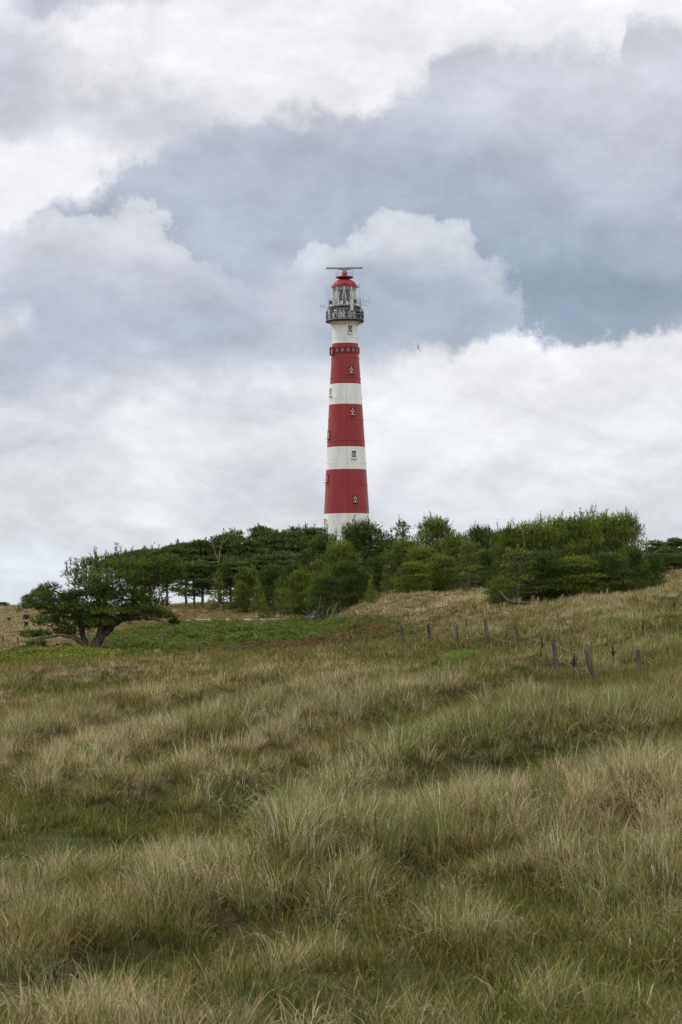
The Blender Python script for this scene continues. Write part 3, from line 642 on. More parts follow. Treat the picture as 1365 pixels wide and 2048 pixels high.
def pine(name, pads, trunks, mat, rng, dens=60, nn=13, nl=.15, nw=.026, sl=.20, up=.75, leaders=0, limb_r=.05, twigs=True):
    """pads: (x,y,z,rx,ry,rz) cushions of shoots; trunks: list of (pts, radii). Returns two template objects (unlinked)"""
    t = MB(); nodes = []
    for pts, rr in trunks:
        pts = np.array(pts, float); k = np.linspace(0, len(pts)-1, 4*(len(pts)-1)+1)
        P = np.stack([np.interp(k, range(len(pts)), pts[:, i]) for i in range(3)], -1)
        # soften corners and add a little wander
        for _ in range(2): P[1:-1] = (P[:-2]+2*P[1:-1]+P[2:])/4
        P[1:] += rng.normal(0, .035, P[1:].shape)
        rad_ = np.interp(k, range(len(pts)), rr); t.tube(P, rad_, 8)
        nodes += [(P[i], rad_[i]) for i in range(1, len(P))]
    NP = np.array([n_[0] for n_ in nodes]); NR = np.array([n_[1] for n_ in nodes])
    SP, SD, SR = [], [], []
    for (cx, cy, cz, rx, ry, rz) in pads:
        c = np.array([cx, cy, cz])
        # limb from the trunk to the pad
        d = np.linalg.norm((NP-c)*np.array([1, 1, 1.3]), axis=1)+np.maximum(0, NP[:, 2]-cz+.1)*2.2
        j = int(np.argmin(d)); a = NP[j]; e = c+np.array([0, 0, -rz*.5]); Lm = np.linalg.norm(e-a)
        mid = a*.45+e*.55+np.array([0, 0, -.06*Lm])+rng.normal(0, .05*Lm, 3)
        P = np.stack([(1-u)**2*a+2*u*(1-u)*mid+u*u*e for u in np.linspace(0, 1, 7)]); P[1:-1] += rng.normal(0, .02+.01*Lm, P[1:-1].shape)
        r0 = min(NR[j]*.7, limb_r+.02*Lm); t.tube(P, np.linspace(r0, .015, 7), 5, cap=True)
        # twigs within the pad
        if twigs:
            for k in range(int(5+3*rx)):
                u = rng.uniform(.35, 1); s = P[int(u*6)]; v = rng.normal(0, 1, 3); v /= np.linalg.norm(v); g_ = c+v*np.array([rx, ry, rz])*.75
                t.tube([s, (s+g_)/2+rng.normal(0, .06, 3), g_], [.02, .014, .006], 3, cap=False)
        n = max(110 if name == 'hero' else 14, int(dens*(rx*ry+1.2*rz*(rx+ry)/2)))
        v = rng.normal(0, 1, (n, 3)); v[:, 2] = np.abs(v[:, 2])*1.0-.25; v /= np.linalg.norm(v, axis=1, keepdims=True)
        rad3 = rng.uniform(.4, 1.0, (n, 1))**.6*(0.80+0.5*rng.uniform(0, 1, (n, 1))**2)
        p = c+v*rad3*np.array([rx, ry, rz])
        dr = v*np.array([.9, .9, .5])+np.array([0, 0, up])+rng.normal(0, .28, (n, 3)); dr /= np.linalg.norm(dr, axis=1, keepdims=True)
        SP.append(p); SD.append(dr); SR.append(np.clip(rng.normal(.38, .20, n)+.22*v[:, 2]+rng.normal(0, .24), 0, 1))  # cushion tops lighter, undersides darker: daylight painted into shoots, besides pale new growth
    if leaders:
        top = max(p_[2]+p_[5] for p_ in pads)
        hp = [p_ for p_ in pads if p_[2]+p_[5] > top*.72]
        for k in range(leaders):
            p_ = hp[rng.integers(len(hp))]; a = rng.uniform(0, 6.28); rr = math.sqrt(rng.uniform(0, 1))
            q0 = np.array([p_[0]+p_[3]*rr*math.cos(a), p_[1]+p_[4]*rr*math.sin(a), p_[2]+p_[5]*math.sqrt(1-rr*rr*.9)-.1]); hgt = rng.uniform(.3, .95)
            t.tube([q0, q0+np.array([0, 0, hgt])], [.018, .008], 3, cap=False)
            m_ = 7; u = np.linspace(0.1, 1, m_); SP.append(q0+np.array([0, 0, 1])*(u*hgt)[:, None]+rng.normal(0, .035, (m_, 3)))
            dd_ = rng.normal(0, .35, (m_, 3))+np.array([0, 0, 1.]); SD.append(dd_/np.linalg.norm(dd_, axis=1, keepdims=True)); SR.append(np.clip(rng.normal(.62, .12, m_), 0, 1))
    P = np.vstack(SP); Dr = np.vstack(SD); rn = np.concatenate(SR)
    V, T, rv = needles(P, Dr, rng.uniform(.5, 1.5, len(P))*sl, nn, nl, nw, rng, rn)
    crown = mk('crown', V, [T], mat, attrs={'rnd': rv}, link=False)
    trunk = t.build('trunk', M['bark'], link=False, smooth=True)
    z = V[:, 2]; size = (np.percentile(V[:, 0], 99.5)-np.percentile(V[:, 0], .5), np.percentile(z, 99.8))
    return trunk, crown, size
used = set()
def plant(tpl, p_, d, ytop, wpx, label, cat='pine tree', name='pine_tree', group=None, rz=None, lean=0.0, sink=.12, crownlabel=None):
    trunk, crown, size = tpl; x, y, z = W3(p_, d, -sink)
    ztop = (HOR-ytop)/F*d; hs = (ztop-z)/size[1]; ws = (wpx/F*d)/size[0]
    o = empty(name, (x, y, z), rz if rz is not None else random.uniform(0, 6.28), label=label, cat=cat, group=group)
    o.scale = (ws, ws, hs); o.rotation_euler[1] = lean
    for s_ in (trunk, crown):
        if s_ in used: c_ = s_.copy()
        else: c_ = s_; used.add(s_)
        COL.objects.link(c_); c_.parent = o
    return o
random.seed(4)
rg = np.random.default_rng(21)
# --- windswept pine, modelled limb by limb. local metres, base at (182, 1300), distance 165
DH = 165.0; S = F/DH
def hp(p_, y_): return ((p_-186)/S, (1302-y_)/S)
padsH = []
for (a_, b_, rx, rz_) in [(205, 1128, 62, 17), (262, 1118, 62, 14), (175, 1142, 36, 15), (240, 1142, 80, 18), (315, 1132, 42, 16), (340, 1152, 32, 12), (165, 1168, 40, 14), (230, 1166, 80, 16), (310, 1170, 52, 12),
        (250, 1188, 80, 12), (190, 1188, 60, 13), (100, 1176, 22, 9), (88, 1190, 30, 10), (120, 1200, 48, 12), (165, 1212, 62, 11), (230, 1212, 66, 10), (290, 1200, 40, 9), (88, 1240, 34, 10), (125, 1236, 30, 9), (152, 1250, 44, 12), (62, 1270, 22, 13), (86, 1268, 22, 9), (76, 1290, 24, 11), (60, 1298, 12, 7), (205, 1246, 36, 9), (130, 1264, 26, 6), (238, 1236, 34, 8), (180, 1226, 50, 12), (95, 1216, 30, 9), (120, 1222, 34, 10),
        (270, 1222, 34, 10), (305, 1226, 38, 10), (332, 1233, 22, 9), (345, 1244, 10, 7), (290, 1206, 44, 10), (200, 1236, 34, 6), (170, 1236, 36, 8), (352, 1140, 16, 8), (145, 1190, 40, 12)]:
    X_, Z_ = hp(a_, b_); top_ = b_ < 1215
    for k in range(2 if rx > 30 else 1):
        yo = rg.uniform(-.2, .2) if k == 0 else rg.uniform(-1, 1)*rx/S*1.15
        padsH.append((X_+(rg.normal(0, .35) if k else 0), yo, Z_-(0.25*abs(yo) if k else 0), rx/S*rg.uniform(.7, .95), rx/S*.7, max(.26, rz_/S*1.05)))
def T3(L): return [(hp(a_, b_)[0], c_, hp(a_, b_)[1]) for a_, b_, c_ in L]
trH = [(T3([(184, 1306, 0), (192, 1285, 0), (206, 1262, .1), (232, 1240, .1), (258, 1215, 0), (285, 1185, -.2), (300, 1150, -.3)]), [.46, .36, .31, .26, .20, .14, .08]),
       (T3([(200, 1276, 0), (203, 1250, -.3), (208, 1220, -.4), (212, 1180, -.3), (215, 1140, -.2)]), [.26, .22, .18, .12, .06]),
       (T3([(178, 1300, .2), (170, 1280, .5), (160, 1250, .7), (150, 1220, .8), (135, 1195, .9), (105, 1178, .8)]), [.30, .22, .18, .14, .10, .05]),
       (T3([(176, 1296, -.2), (160, 1275, -.5), (130, 1266, -.7), (95, 1270, -.8), (66, 1277, -.9)]), [.20, .13, .10, .07, .03]),
       (T3([(168, 1284, 0), (140, 1262, .2), (110, 1255, .4), (90, 1246, .5)]), [.15, .10, .07, .03]),
       (T3([(174, 1296, -.3), (140, 1280, -.9), (112, 1285, -1.2), (80, 1296, -1.3)]), [.13, .08, .06, .03]),
       (T3([(236, 1238, 0), (268, 1232, -.4), (305, 1234, -.6), (336, 1242, -.8), (350, 1250, -.8)]), [.15, .11, .08, .05, .02]),
       (T3([(262, 1214, 0), (290, 1220, .5), (325, 1222, .7)]), [.12, .08, .03]),
       (T3([(210, 1215, 0), (190, 1190, .7), (170, 1160, 1.0)]), [.14, .10, .05])]
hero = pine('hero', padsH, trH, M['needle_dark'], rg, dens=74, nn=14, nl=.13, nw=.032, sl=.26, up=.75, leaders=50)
dd = np.linspace(150, 172, 200); xx_ = (186-CX)/F*dd; k_ = int(np.argmin(np.abs(img(xx_, dd, H(xx_, dd))[1]-1304))); x, y, z = float(xx_[k_]), float(dd[k_]), float(H(xx_[k_], dd[k_]))-.1; print('hero at', y)
o = empty('pine_tree', (x, y, z), 0, label='large lone windswept pine with forked leaning trunk left of the grove', cat='pine tree')
for s_ in hero[:2]: COL.objects.link(s_); s_.parent = o

def umbrella(seed, z0=3.0, zr=4.2):
    r_ = np.random.default_rng(seed); pads = []
    for k in range(40):
        a = r_.uniform(0, 6.28); rr = math.sqrt(r_.uniform(0, 1))*2.5; zz = ((k+r_.uniform(0, 1))/40)**.8
        env = 1-0.45*abs(zz-.35)-.25*zz; pads.append((rr*math.cos(a)*env, rr*math.sin(a)*env, z0+zz*zr*(1-.10*rr), r_.uniform(.8, 1.35), r_.uniform(.8, 1.3), r_.uniform(.22, .42)))
    lx, ly = r_.normal(0, .35, 2)
    tr = [([(0, 0, -.3), (lx*.3, ly*.3, 2), (lx, ly, 4.2), (lx*1.4, ly*1.4, 6.6)], [.17, .14, .11, .05]), ([(lx*.6, ly*.6, 3), (lx-.9, ly+.3, 4.5), (lx-1.3, ly+.5, 6)], [.10, .08, .04]), ([(lx*.6, ly*.6, 3.3), (lx+.8, ly-.3, 4.9), (lx+1.3, ly-.5, 6.2)], [.10, .08, .04])]
    return pine('umbrella', pads, tr, M['needle_blue'], r_, dens=62, nn=13, nl=.18, nw=.050, sl=.24, up=.7, leaders=6)
def bushy(seed, mat, dens=62, lead=20, n=54, rmax=2.2):
    r_ = np.random.default_rng(seed); pads = []
    for k in range(n):
        zz = (k+.5)/n; a = k*2.4+r_.uniform(-.4, .4); env = rmax*math.sqrt(max(.05, 1-zz**2.2))*(0.72+.28*min(1, zz*5)); rr = env*r_.uniform(.2, 1.0)**.6
        pads.append((rr*math.cos(a), rr*math.sin(a), .30+zz*5.1, r_.uniform(.7, 1.25), r_.uniform(.7, 1.25), r_.uniform(.26, .48)))
    tr = [([(0, 0, -.3), (.1, 0, 1.6), (0, .15, 3.4), (.05, .1, 5.3)], [.14, .12, .08, .03]), ([(0, 0, .4), (-.7, .3, 2), (-1, .5, 3.8)], [.08, .06, .03]), ([(0, 0, .5), (.8, -.3, 2.2), (1.1, -.3, 4)], [.08, .06, .03])]
    return pine('bushy', pads, tr, mat, r_, dens=dens, nn=18, nl=.105, nw=.036, sl=.38, up=.95, leaders=lead)
def young(seed, mat):
    r_ = np.random.default_rng(seed); pads = []
    for k in range(20):
        zz = (k+.5)/20; a = k*2.4; rr = 1.25*(1-zz)**.8+.08
        pads.append((rr*math.cos(a)*.7, rr*math.sin(a)*.7, .25+zz*2.5, .34*(1-zz)+.16, .34*(1-zz)+.16, .20))
    return pine('young', pads, [([(0, 0, -.2), (0, .03, 1.4), (.03, 0, 2.8)], [.06, .045, .015])], mat, r_, dens=150, nn=12, nl=.11, nw=.032, sl=.18, up=1.1, leaders=6, limb_r=.02)
def sparse(seed):
    r_ = np.random.default_rng(seed); pads = []
    for k in range(22):
        zz = (k+.5)/22; a = k*2.4+r_.uniform(-.3, .3); rr = 1.5*(1-zz*.65)*r_.uniform(.4, 1)
        pads.append((rr*math.cos(a), rr*math.sin(a), 1.3+zz*3.6, r_.uniform(.4, .65), r_.uniform(.4, .65), .24))
    return pine('sparse', pads, [([(0, 0, -.3), (.05, 0, 2), (-.05, .1, 3.6), (0, .1, 5)], [.11, .09, .06, .02])], M['needle_light'], r_, dens=75, nn=12, nl=.14, nw=.036, sl=.2, up=.9, leaders=5, limb_r=.03)
UM = [umbrella(s) for s in (31, 32)]+[umbrella(s, 1.6, 5.6) for s in (33, 34)]
BD = [bushy(s, M['needle_dark']) for s in (41, 42)]
BL = [bushy(s, M['needle_light'], dens=54, lead=36) for s in (43, 44, 45)]
YG = [young(s, M['needle_light']) for s in (51, 52)]
SPR = [sparse(s) for s in (61, 62)]
G1 = 'dark pines of the grove with bare lower trunks'
grove = [(272, 252, 1100, 92, 'leftmost dark pine of the grove, behind the lone windswept pine'), (300, 262, 1096, 90, 'dark grove pine rising just right of the lone windswept pine crown'), (335, 250, 1090, 100, 'grove pine with thin bare trunks left of the sky gap'),
 (372, 262, 1083, 92, 'grove pine standing over the sky gap between the trunks'), (405, 252, 1080, 100, 'grove pine just left of the tall branched top'), (440, 258, 1072, 100, 'grove pine behind the small bushy pine at the grass edge'),
 (462, 266, 1060, 80, 'grove pine with the spiky raised top on the left part of the skyline'), (495, 252, 1078, 105, 'grove pine lower than both its neighbours, mid grove'), (530, 262, 1052, 92, 'grove pine with the peaked dark top mid grove'),
 (562, 254, 1062, 105, 'broad grove pine above the two young green pines'), (600, 262, 1054, 96, 'tallest rounded grove pine left of the lighthouse'), (632, 256, 1053, 84, 'grove pine directly left of the lighthouse foot'),
 (575, 240, 1102, 96, 'lower grove pine in front of the taller ones, left of the lighthouse'), (520, 241, 1110, 92, 'low grove pine behind the bright young pines'), (470, 240, 1118, 80, 'low grove pine right of the small bushy pine'), (622, 238, 1098, 90, 'low grove pine beside the slim spired pine'),
 (390, 244, 1120, 76, 'low broad grove pine above the bare trunks')]
for i, (a_, d_, t_, w_, l_) in enumerate(grove): plant(UM[i % 2] if i < 5 else UM[(i*3) % 4 if i < 12 else 2+i % 2], a_, d_, t_, w_, l_, group=G1)
G2 = 'green pines in the middle thicket below the lighthouse'
mid = [(BD[0], 725, 214, 1040, 132, 'big domed dark pine covering the lighthouse foot'), (BL[0], 680, 208, 1078, 92, 'green pine left of the big domed pine'), (BD[1], 650, 226, 1062, 92, 'dark pine between the grove and the domed pine'), (BD[1], 778, 220, 1072, 84, 'dark pine right of the big domed pine'),
 (SPR[0], 806, 226, 1037, 62, 'thin open topped pine poking above the middle skyline'), (BL[1], 812, 210, 1078, 92, 'green pine below the thin open topped pine'), (BL[2], 872, 213, 1032, 108, 'tall pale green pine with many upright tips, middle of the thicket'), (BL[0], 846, 203, 1090, 92, 'lower green pine before the pale tall pine'),
 (BL[1], 915, 209, 1066, 96, 'rounded green pine right of the pale tall pine'), (BD[0], 958, 228, 1050, 84, 'dark pine top behind the bare trunked pine'), (BD[1], 1000, 232, 1056, 84, 'dark pine seen between the thicket and the right hand clump'), (SPR[1], 940, 196, 1076, 66, 'bare trunked thin pine in front of the thicket'),
 (BD[1], 695, 199, 1118, 92, 'low dark pine spreading over the grass edge, thicket front'), (SPR[0], 640, 203, 1108, 60, 'slim spired pine at the left end of the thicket'), (BL[2], 600, 214, 1140, 70, 'small round pine left of the slim spired pine'), (BD[0], 652, 196, 1148, 78, 'dense low pine with dead twigs at its foot'),
 (BL[2], 885, 199, 1110, 96, 'low wide green pine at the front middle of the thicket'), (BD[0], 760, 203, 1112, 80, 'dark low pine filling the gap right of the domed pine'), (SPR[1], 775, 190, 1126, 36, 'small open pine with pale trunk before the thicket'), (YG[0], 743, 188, 1140, 32, 'small upright young pine at the thicket edge'), (BL[0], 825, 197, 1122, 84, 'squat green pine behind the small open pine'),
 (BD[0], 975, 205, 1098, 84, 'dark pine just left of the right hand clump')]
mid += [(BD[1], 592, 230, 1124, 92, 'dark low pine under the grove left of the slim spired pine'), (BL[1], 500, 238, 1134, 78, 'green low pine between the grove trunks and the two young pines'), (BD[0], 546, 234, 1128, 84, 'dark low pine behind the two bright young pines')]
for t_, a_, d_, y_, w_, l_ in mid: plant(t_, a_, d_, y_, w_, l_, group=G2)
G3 = 'green pines of the right hand clump'
right = [(BL[1], 1022, 150, 1046, 84, 'leftmost pine of the right hand clump with upright tips'), (BL[0], 1066, 152, 1036, 104, 'pale green pine, left middle of the right hand clump'), (BL[2], 1115, 156, 1034, 108, 'pine in the middle of the right hand clump'), (BL[1], 1160, 150, 1026, 104, 'pine right of the middle in the right hand clump'),
 (BL[0], 1208, 152, 1020, 104, 'tallest pine of the right hand clump'), (BL[2], 1252, 154, 1024, 92, 'rightmost tall pine of the right hand clump with steep outer side'), (BD[1], 1080, 143, 1098, 100, 'lower front pine with grey branches in the right hand clump'), (BL[0], 1150, 143, 1110, 104, 'lower front pine, centre of the right hand clump'),
 (BD[0], 1215, 144, 1104, 104, 'dark dense low pine at the right front of the clump'), (SPR[1], 1040, 141, 1090, 90, 'thin front pine with bare stems at the left of the clump'), (BD[0], 1302, 162, 1106, 62, 'small dark pine sloping down beside the right hand clump'), (BD[1], 1262, 148, 1090, 74, 'dark pine under the steep outer side of the clump'), (BL[1], 1004, 138, 1152, 60, 'lowest pine bending over the grass at the left foot of the clump')]
for t_, a_, d_, y_, w_, l_ in right: plant(t_, a_, d_, y_, w_*(1.22 if 1030 < a_ < 1240 else 1.0), l_, group=G3)
G4 = 'distant dark pines at the right edge'
for t_, a_, d_, y_, w_, l_ in [(UM[2], 1318, 262, 1080, 64, 'distant dark pine nearest the right hand clump'), (UM[3], 1350, 258, 1076, 78, 'distant dark pine at the right edge of the picture'), (BD[0], 1335, 250, 1106, 90, 'distant low dark pine filling the right edge'), (BD[1], 1385, 252, 1090, 80, 'distant dark pine cut by the right edge')]: plant(t_, a_, d_, y_, w_, l_, group=G4)
plant(BD[1], 84, 330, 1174, 62, 'far dark pine on the dune skyline left of the lone windswept pine')
plant(BD[0], 56, 338, 1188, 34, 'far small dark pine beside the far dark pine on the left skyline')
plant(BD[0], 6, 380, 1204, 34, 'far pine top at the left edge of the skyline')
plant(YG[1], 38, 318, 1208, 18, 'small lone bush on the far left dune', 'bush', 'bush')
plant(YG[0], 437, 236, 1140, 50, 'small bushy pine at the grass edge before the grove trunks')
plant(BL[1], 482, 232, 1162, 44, 'low round pine right of the small bushy pine')
plant(YG[1], 518, 226, 1152, 40, 'left of the two bright young pines before the grove')
plant(YG[0], 561, 216, 1156, 54, 'right of the two bright young pines, wider and fresher green')
plant(YG[1], 528, 208, 1182, 30, 'small bright green pine bush standing alone in the pale grass', 'bush', 'bush')
plant(BD[0], 642, 190, 1212, 30, 'small dark shrub at the foot of the thicket', 'bush', 'bush')

# dead tangle and bare branches
def tangle(name, n, L, rng, mat, label, cat, loc, spread=1.0, up=.5):
    m_ = MB()
    for k in range(n):
        a = rng.uniform(0, 6.28); p_ = np.array([rng.normal(0, .15)*spread, rng.normal(0, .15)*spread, -.05]); d_ = np.array([math.cos(a)*spread, math.sin(a)*spread, rng.uniform(.2, up+.3)]); P = [p_]
        for s_ in range(5): d_ = d_+rng.normal(0, .25, 3); P.append(P[-1]+d_/np.linalg.norm(d_)*L/5)
        m_.tube(P, np.linspace(.035, .006, 6), 4, cap=False)
        for s_ in range(3):
            b_ = P[rng.integers(2, 5)]; e_ = b_+rng.normal(0, L*.16, 3)+np.array([0, 0, L*.1]); m_.tube([b_, (b_+e_)/2+rng.normal(0, .03, 3), e_], [.014, .01, .004], 3, cap=False)
    e = m_.build(name, mat); e.location = loc; return tag(e, label, cat)
tangle('dead_bush', 34, 2.2, rg, M['deadwood'], 'grey dead bush of bare twigs at the foot of the thicket', 'dead bush', W3(652, 190, -.1))
tangle('dead_branch', 3, 2.6, rg, M['deadwood'], 'pale forked dead branch sticking out of the grove', 'dead branch', (W3(437, 247)[0], 247, (HOR-1122)/F*247), .6, 1.6)
m_ = MB(); P = [W3(1062, 134, .1), W3(1046, 134.5, .2), W3(1028, 135, .3), W3(1017, 135.5, .45), W3(1009, 136, .65), W3(1002, 136.5, .95)]
m_.tube(P, [.12, .11, .10, .08, .06, .04], 7); pass
tag(m_.build('fallen_limb', pmat('dark limb bark', (.045, .036, .03), .9, var=.2), smooth=True), 'dark bent bare limb curving out of the right hand clump', 'branch')  # even bark colour, darker than on the trunks

# dark dried flower stems
def dried(loc, h, label, rng, colr='deadstem'):
    if colr not in M: M[colr] = pmat(colr, (0.07, 0.035, 0.022), 0.9, var=.2)
    e = empty('dried_plant', loc, label=label, cat='dried plant', group='dark dried plant stems in the marram')
    m_ = MB(); P = [(0, 0, -.1), (.01, 0, h*.4), (.03, .01, h*.75), (.02, 0, h)]; m_.tube(P, [.009, .008, .006, .003], 5)
    for k in range(7):
        t_ = rng.uniform(.45, .9); a = rng.uniform(0, 6.28); b_ = np.array([.02, 0, h*t_]); m_.tube([b_, b_+np.array([math.cos(a)*.07, math.sin(a)*.07, .10])], [.006, .004], 4)
    m_.build('stem', M[colr], e)
    s_ = MB(); s_.lathe([(.004, h*.52)]+[(.042*(1-abs(u-.4))*rng.uniform(.55, 1.3), h*(.52+.5*u)) for u in np.linspace(.05, .95, 14)]+[(.003, h*1.03)], 7, (.02, 0, 0))
    s_.build('seed_head', M[colr], e); return e
for a_, d_, h_, l_ in [(1285, 80, 1.0, 'tallest dark dried stem, right of the last upright post'), (1083, 70, .75, 'dark dried stem between the two middle leaning posts'), (1147, 60, .85, 'reddish dried stem left of the strongly leaning post'), (1225, 63, .6, 'short dried stem between the two rightmost posts'), (932, 112, .6, 'small dark dried stem above the fence on the pale slope'), (1348, 88, .7, 'dried stem near the right edge of the slope')]:
    dried(W3(a_, d_), h_*.72+.1, l_, rg)

# ---------------------------------------------------------------- fences
BASE = {1276: 1345, 1173: 1362, 1107: 1332, 1034: 1303, 971: 1289, 913: 1291, 857: 1287, 802: 1288, 733: 1292, 701: 1295, 600: 1303, 580: 1302, 551: 1303, 510: 1304, 456: 1305, 398: 1306}
def fence(name, label, posts, wires=True):
    e = empty(name, W3(posts[0][0], posts[0][1]), label=label, cat='fence'); o0 = np.array(e.location)
    tops = []
    for i, (a_, d_, ytop, lean, r_) in enumerate(posts):
        yb = BASE.get(a_)
        if yb:      # find where the slope carries this post
            dd = np.linspace(d_*.72, d_*1.25, 160); rr_ = img((a_-CX)/F*dd, dd, H((a_-CX)/F*dd, dd)+.06)[1]
            vis = rr_ <= np.minimum.accumulate(rr_)+1.5; sc_2 = np.abs(rr_-yb)+(~vis)*500; d_ = float(dd[int(np.argmin(sc_2))])
        x, y, z = W3(a_, d_); zt = (HOR-ytop)/F*d_; h_ = max(.55, zt-z); lx = -math.tan(rad(lean))
        zt = z+h_; tx = x+lx*0   # column given is that of the post's top
        top = np.array([x, y, zt]); bot = np.array([x-lx*h_*-1*-1, y+.02, z-.3]); bot[0] = x-lx*(h_+.3)
        m_ = MB(); P = [bot+(top-bot)*t_ for t_ in (0, .35, .7, .97, 1)]
        r_ *= 1.08; m_.tube(np.array(P)-o0, [r_, r_*.98, r_*1.0, r_*.97, r_*.86], 9)
        m_.build('post', M['wood'], e, smooth=False); tops.append((top, bot))
    if wires:
        for f_ in (.93, .58):
            m_ = MB(); 
            for (t0, b0_), (t1, b1_) in zip(tops[:-1], tops[1:]):
                a_ = b0_+(t0-b0_)*f_; c_ = b1_+(t1-b1_)*f_; u = np.linspace(0, 1, 7)[:, None]; P = a_+(c_-a_)*u; P[:, 2] -= .10*np.sin(np.pi*u[:, 0]); P[:, 1] -= .07
                m_.tube(P-o0, .0048, 4, cap=False)
            m_.build('wire', M['wire'], e)
    return e
fence('wire_fence', 'long wire fence of leaning weathered posts crossing the dune slope',
 [(1276, 70, 1299, 7, .055), (1173, 66, 1298, 13, .062), (1107, 76, 1279, 8, .058), (1034, 86, 1257, 7, .060), (971, 94, 1240, 6, .066), (913, 104, 1249, 3, .064), (857, 114, 1247, 5, .062), (802, 126, 1251, 7, .066), (766, 138, 1272, 0, .06), (733, 142, 1273, 2, .075), (701, 146, 1270, 0, .075), (671, 150, 1284, 0, .07), (600, 152, 1286, 2, .07), (580, 154, 1279, 0, .07), (551, 156, 1286, 0, .07), (510, 158, 1286, 1, .07), (456, 160, 1289, 0, .07), (398, 162, 1289, 0, .07)])
fence('wire_fence', 'short low fence of small posts behind the lone windswept pine', [(330, 172, 1272, 0, .06), (212, 176, 1276, 0, .06), (36, 180, 1275, 0, .06), (6, 182, 1272, 0, .06)])

# ---------------------------------------------------------------- lighthouse
LD = 400.0; SL = F/LD
LX = (695.5-CX)/SL; LZ = -0.3
def lz(y_): return (HOR-y_)/SL-LZ
LH = empty('lighthouse', (LX, LD, LZ), label='tall red and white banded lighthouse rising behind the pines', cat='lighthouse')
LH.rotation_euler = (0, rad(-0.52), 0)
prof = [(1213, 4.62), (1130, 4.22), (1028, 3.74), (985, 3.54), (940, 3.35), (895, 3.155), (852, 2.96), (810, 2.77), (769, 2.56), (730, 2.36), (710, 2.26), (688, 2.16), (660, 2.10), (652, 2.10)]
bands = [(1213, 1028, 0), (1028, 940, 1), (940, 895, 0), (895, 810, 1), (810, 769, 0), (769, 688, 1), (688, 652, 0)]
ys_ = [p_[0] for p_ in prof][::-1]; rs_ = [p_[1] for p_ in prof][::-1]
def tr(y_): return float(np.interp(y_, ys_, rs_))
m_ = MB()
for a_, b_, c_ in bands:
    m_.mi = c_; m_.lathe([(tr(t_), lz(t_)) for t_ in np.linspace(a_, b_, 9)], 96)
wall = m_.build('tower_wall', [M['white'], M['red']], LH, smooth=True)
for y_ in (677, 718, 758, 797, 841, 883, 927, 971, 1016, 1060):
    m_ = MB(); m_.tube([((tr(y_)-.015)*math.cos(a_), (tr(y_)-.015)*math.sin(a_), lz(y_)) for a_ in np.linspace(0, 2*np.pi, 97)], .035, 5, cap=False)
    for k in range(24):
        a_ = k*2*math.pi/24+.05; r_ = tr(y_)+.02; m_.box((r_*math.cos(a_), r_*math.sin(a_), lz(y_)), (.17, .07, .07), a_)
    red_ = any(c_ and b_ < y_ < a2_ for a2_, b_, c_ in bands)
    m_.build('bolt_ring', M['red_dark'] if red_ else M['white'], LH)
m_ = MB()
for y_ in (697, 738, 784, 825, 868, 911, 957, 999, 1045): m_.lathe([(tr(y_)+.012, lz(y_)-.03), (tr(y_)+.012, lz(y_)+.03)], 96)
cond = MB(); cond.mi = 0; a_ = rad(-87)
for ya, yb, c_ in bands:
    cond.mi = c_; cond.tube([((tr(y_)+.02)*math.cos(a_), (tr(y_)+.02)*math.sin(a_), lz(y_)) for y_ in np.linspace(ya, yb, 4)], .016, 5)
cond.build('lightning_conductor', [M['cream'], M['red_dark']], LH)

def on_wall(phi, y_, off=0.0, r=None):
    """phi: degrees to the right of the tower's camera-facing line"""
    a = rad(-90+phi); r = (r or tr(y_))+off; return np.array([r*math.cos(a), r*math.sin(a), lz(y_)]), a
def window(phi, y_, red, i):
    c, a = on_wall(phi, y_, 0); w_, h_ = .70, 1.15
    e = bpy.data.objects.new('window', None); COL.objects.link(e); e.parent = LH; e.location = c
    slope = math.atan2(tr(y_+8)-tr(y_-8), 16/SL)
    e.rotation_euler = (-slope, 0, a+math.pi/2)      # local -Y faces outward
    dd = -.04
    s_ = MB()   # surround: four bars round the opening
    for cx_, cz_, sx, sz in ((-w_/2-.04, 0, .08, h_+.16), (w_/2+.04, 0, .08, h_+.16), (0, h_/2+.04, w_, .08), (0, -h_/2-.04, w_, .08)): s_.box((cx_, -.02, cz_), (sx, .17, sz))
    s_.build('surround', M['red'] if red else M['white'], e)
    p_ = MB(); p_.box((0, dd, 0), (w_, .04, h_)); p_.build('pane', M['pane'], e)
    f_ = MB(); yy_ = dd-.035; q_ = .022
    f_.tube([(0, yy_, -h_/2), (0, yy_, -.17)], q_, 6); f_.tube([(0, yy_, .17), (0, yy_, h_/2)], q_, 6)
    f_.tube([(-w_/2, yy_, 0), (-.17, yy_, 0)], q_, 6); f_.tube([(.17, yy_, 0), (w_/2, yy_, 0)], q_, 6)
    f_.tube([(.19*math.cos(t_), yy_, .22*math.sin(t_)) for t_ in np.linspace(0, 2*np.pi, 17)], .028, 6)
    for sx in (-1, 1):
        for sz in (-1, 1): f_.tube([(sx*.33, yy_, sz*.02), (sx*.14, yy_, sz*.16)], .018, 5); f_.tube([(sx*.02, yy_, sz*.42), (sx*.14, yy_, sz*.2)], .018, 5)
    f_.box((0, yy_, -h_/2+.04), (w_, .06, .07))
    f_.build('tracery', M['winwhite'], e)
    s_ = MB(); s_.box((0, -.12, -h_/2-.15), (w_+.42, .34, .07)); s_.build('sill', M['red_dark'] if red else M['cream'], e)
for i, (y_, rd) in enumerate([(661, 0), (742, 1), (825, 1), (911, 0), (999, 1)]): window(23, y_, rd, i)
for i, (y_, rd) in enumerate([(785, 0), (870, 1), (957, 1), (1045, 0)]): window(-68, y_, rd, i)
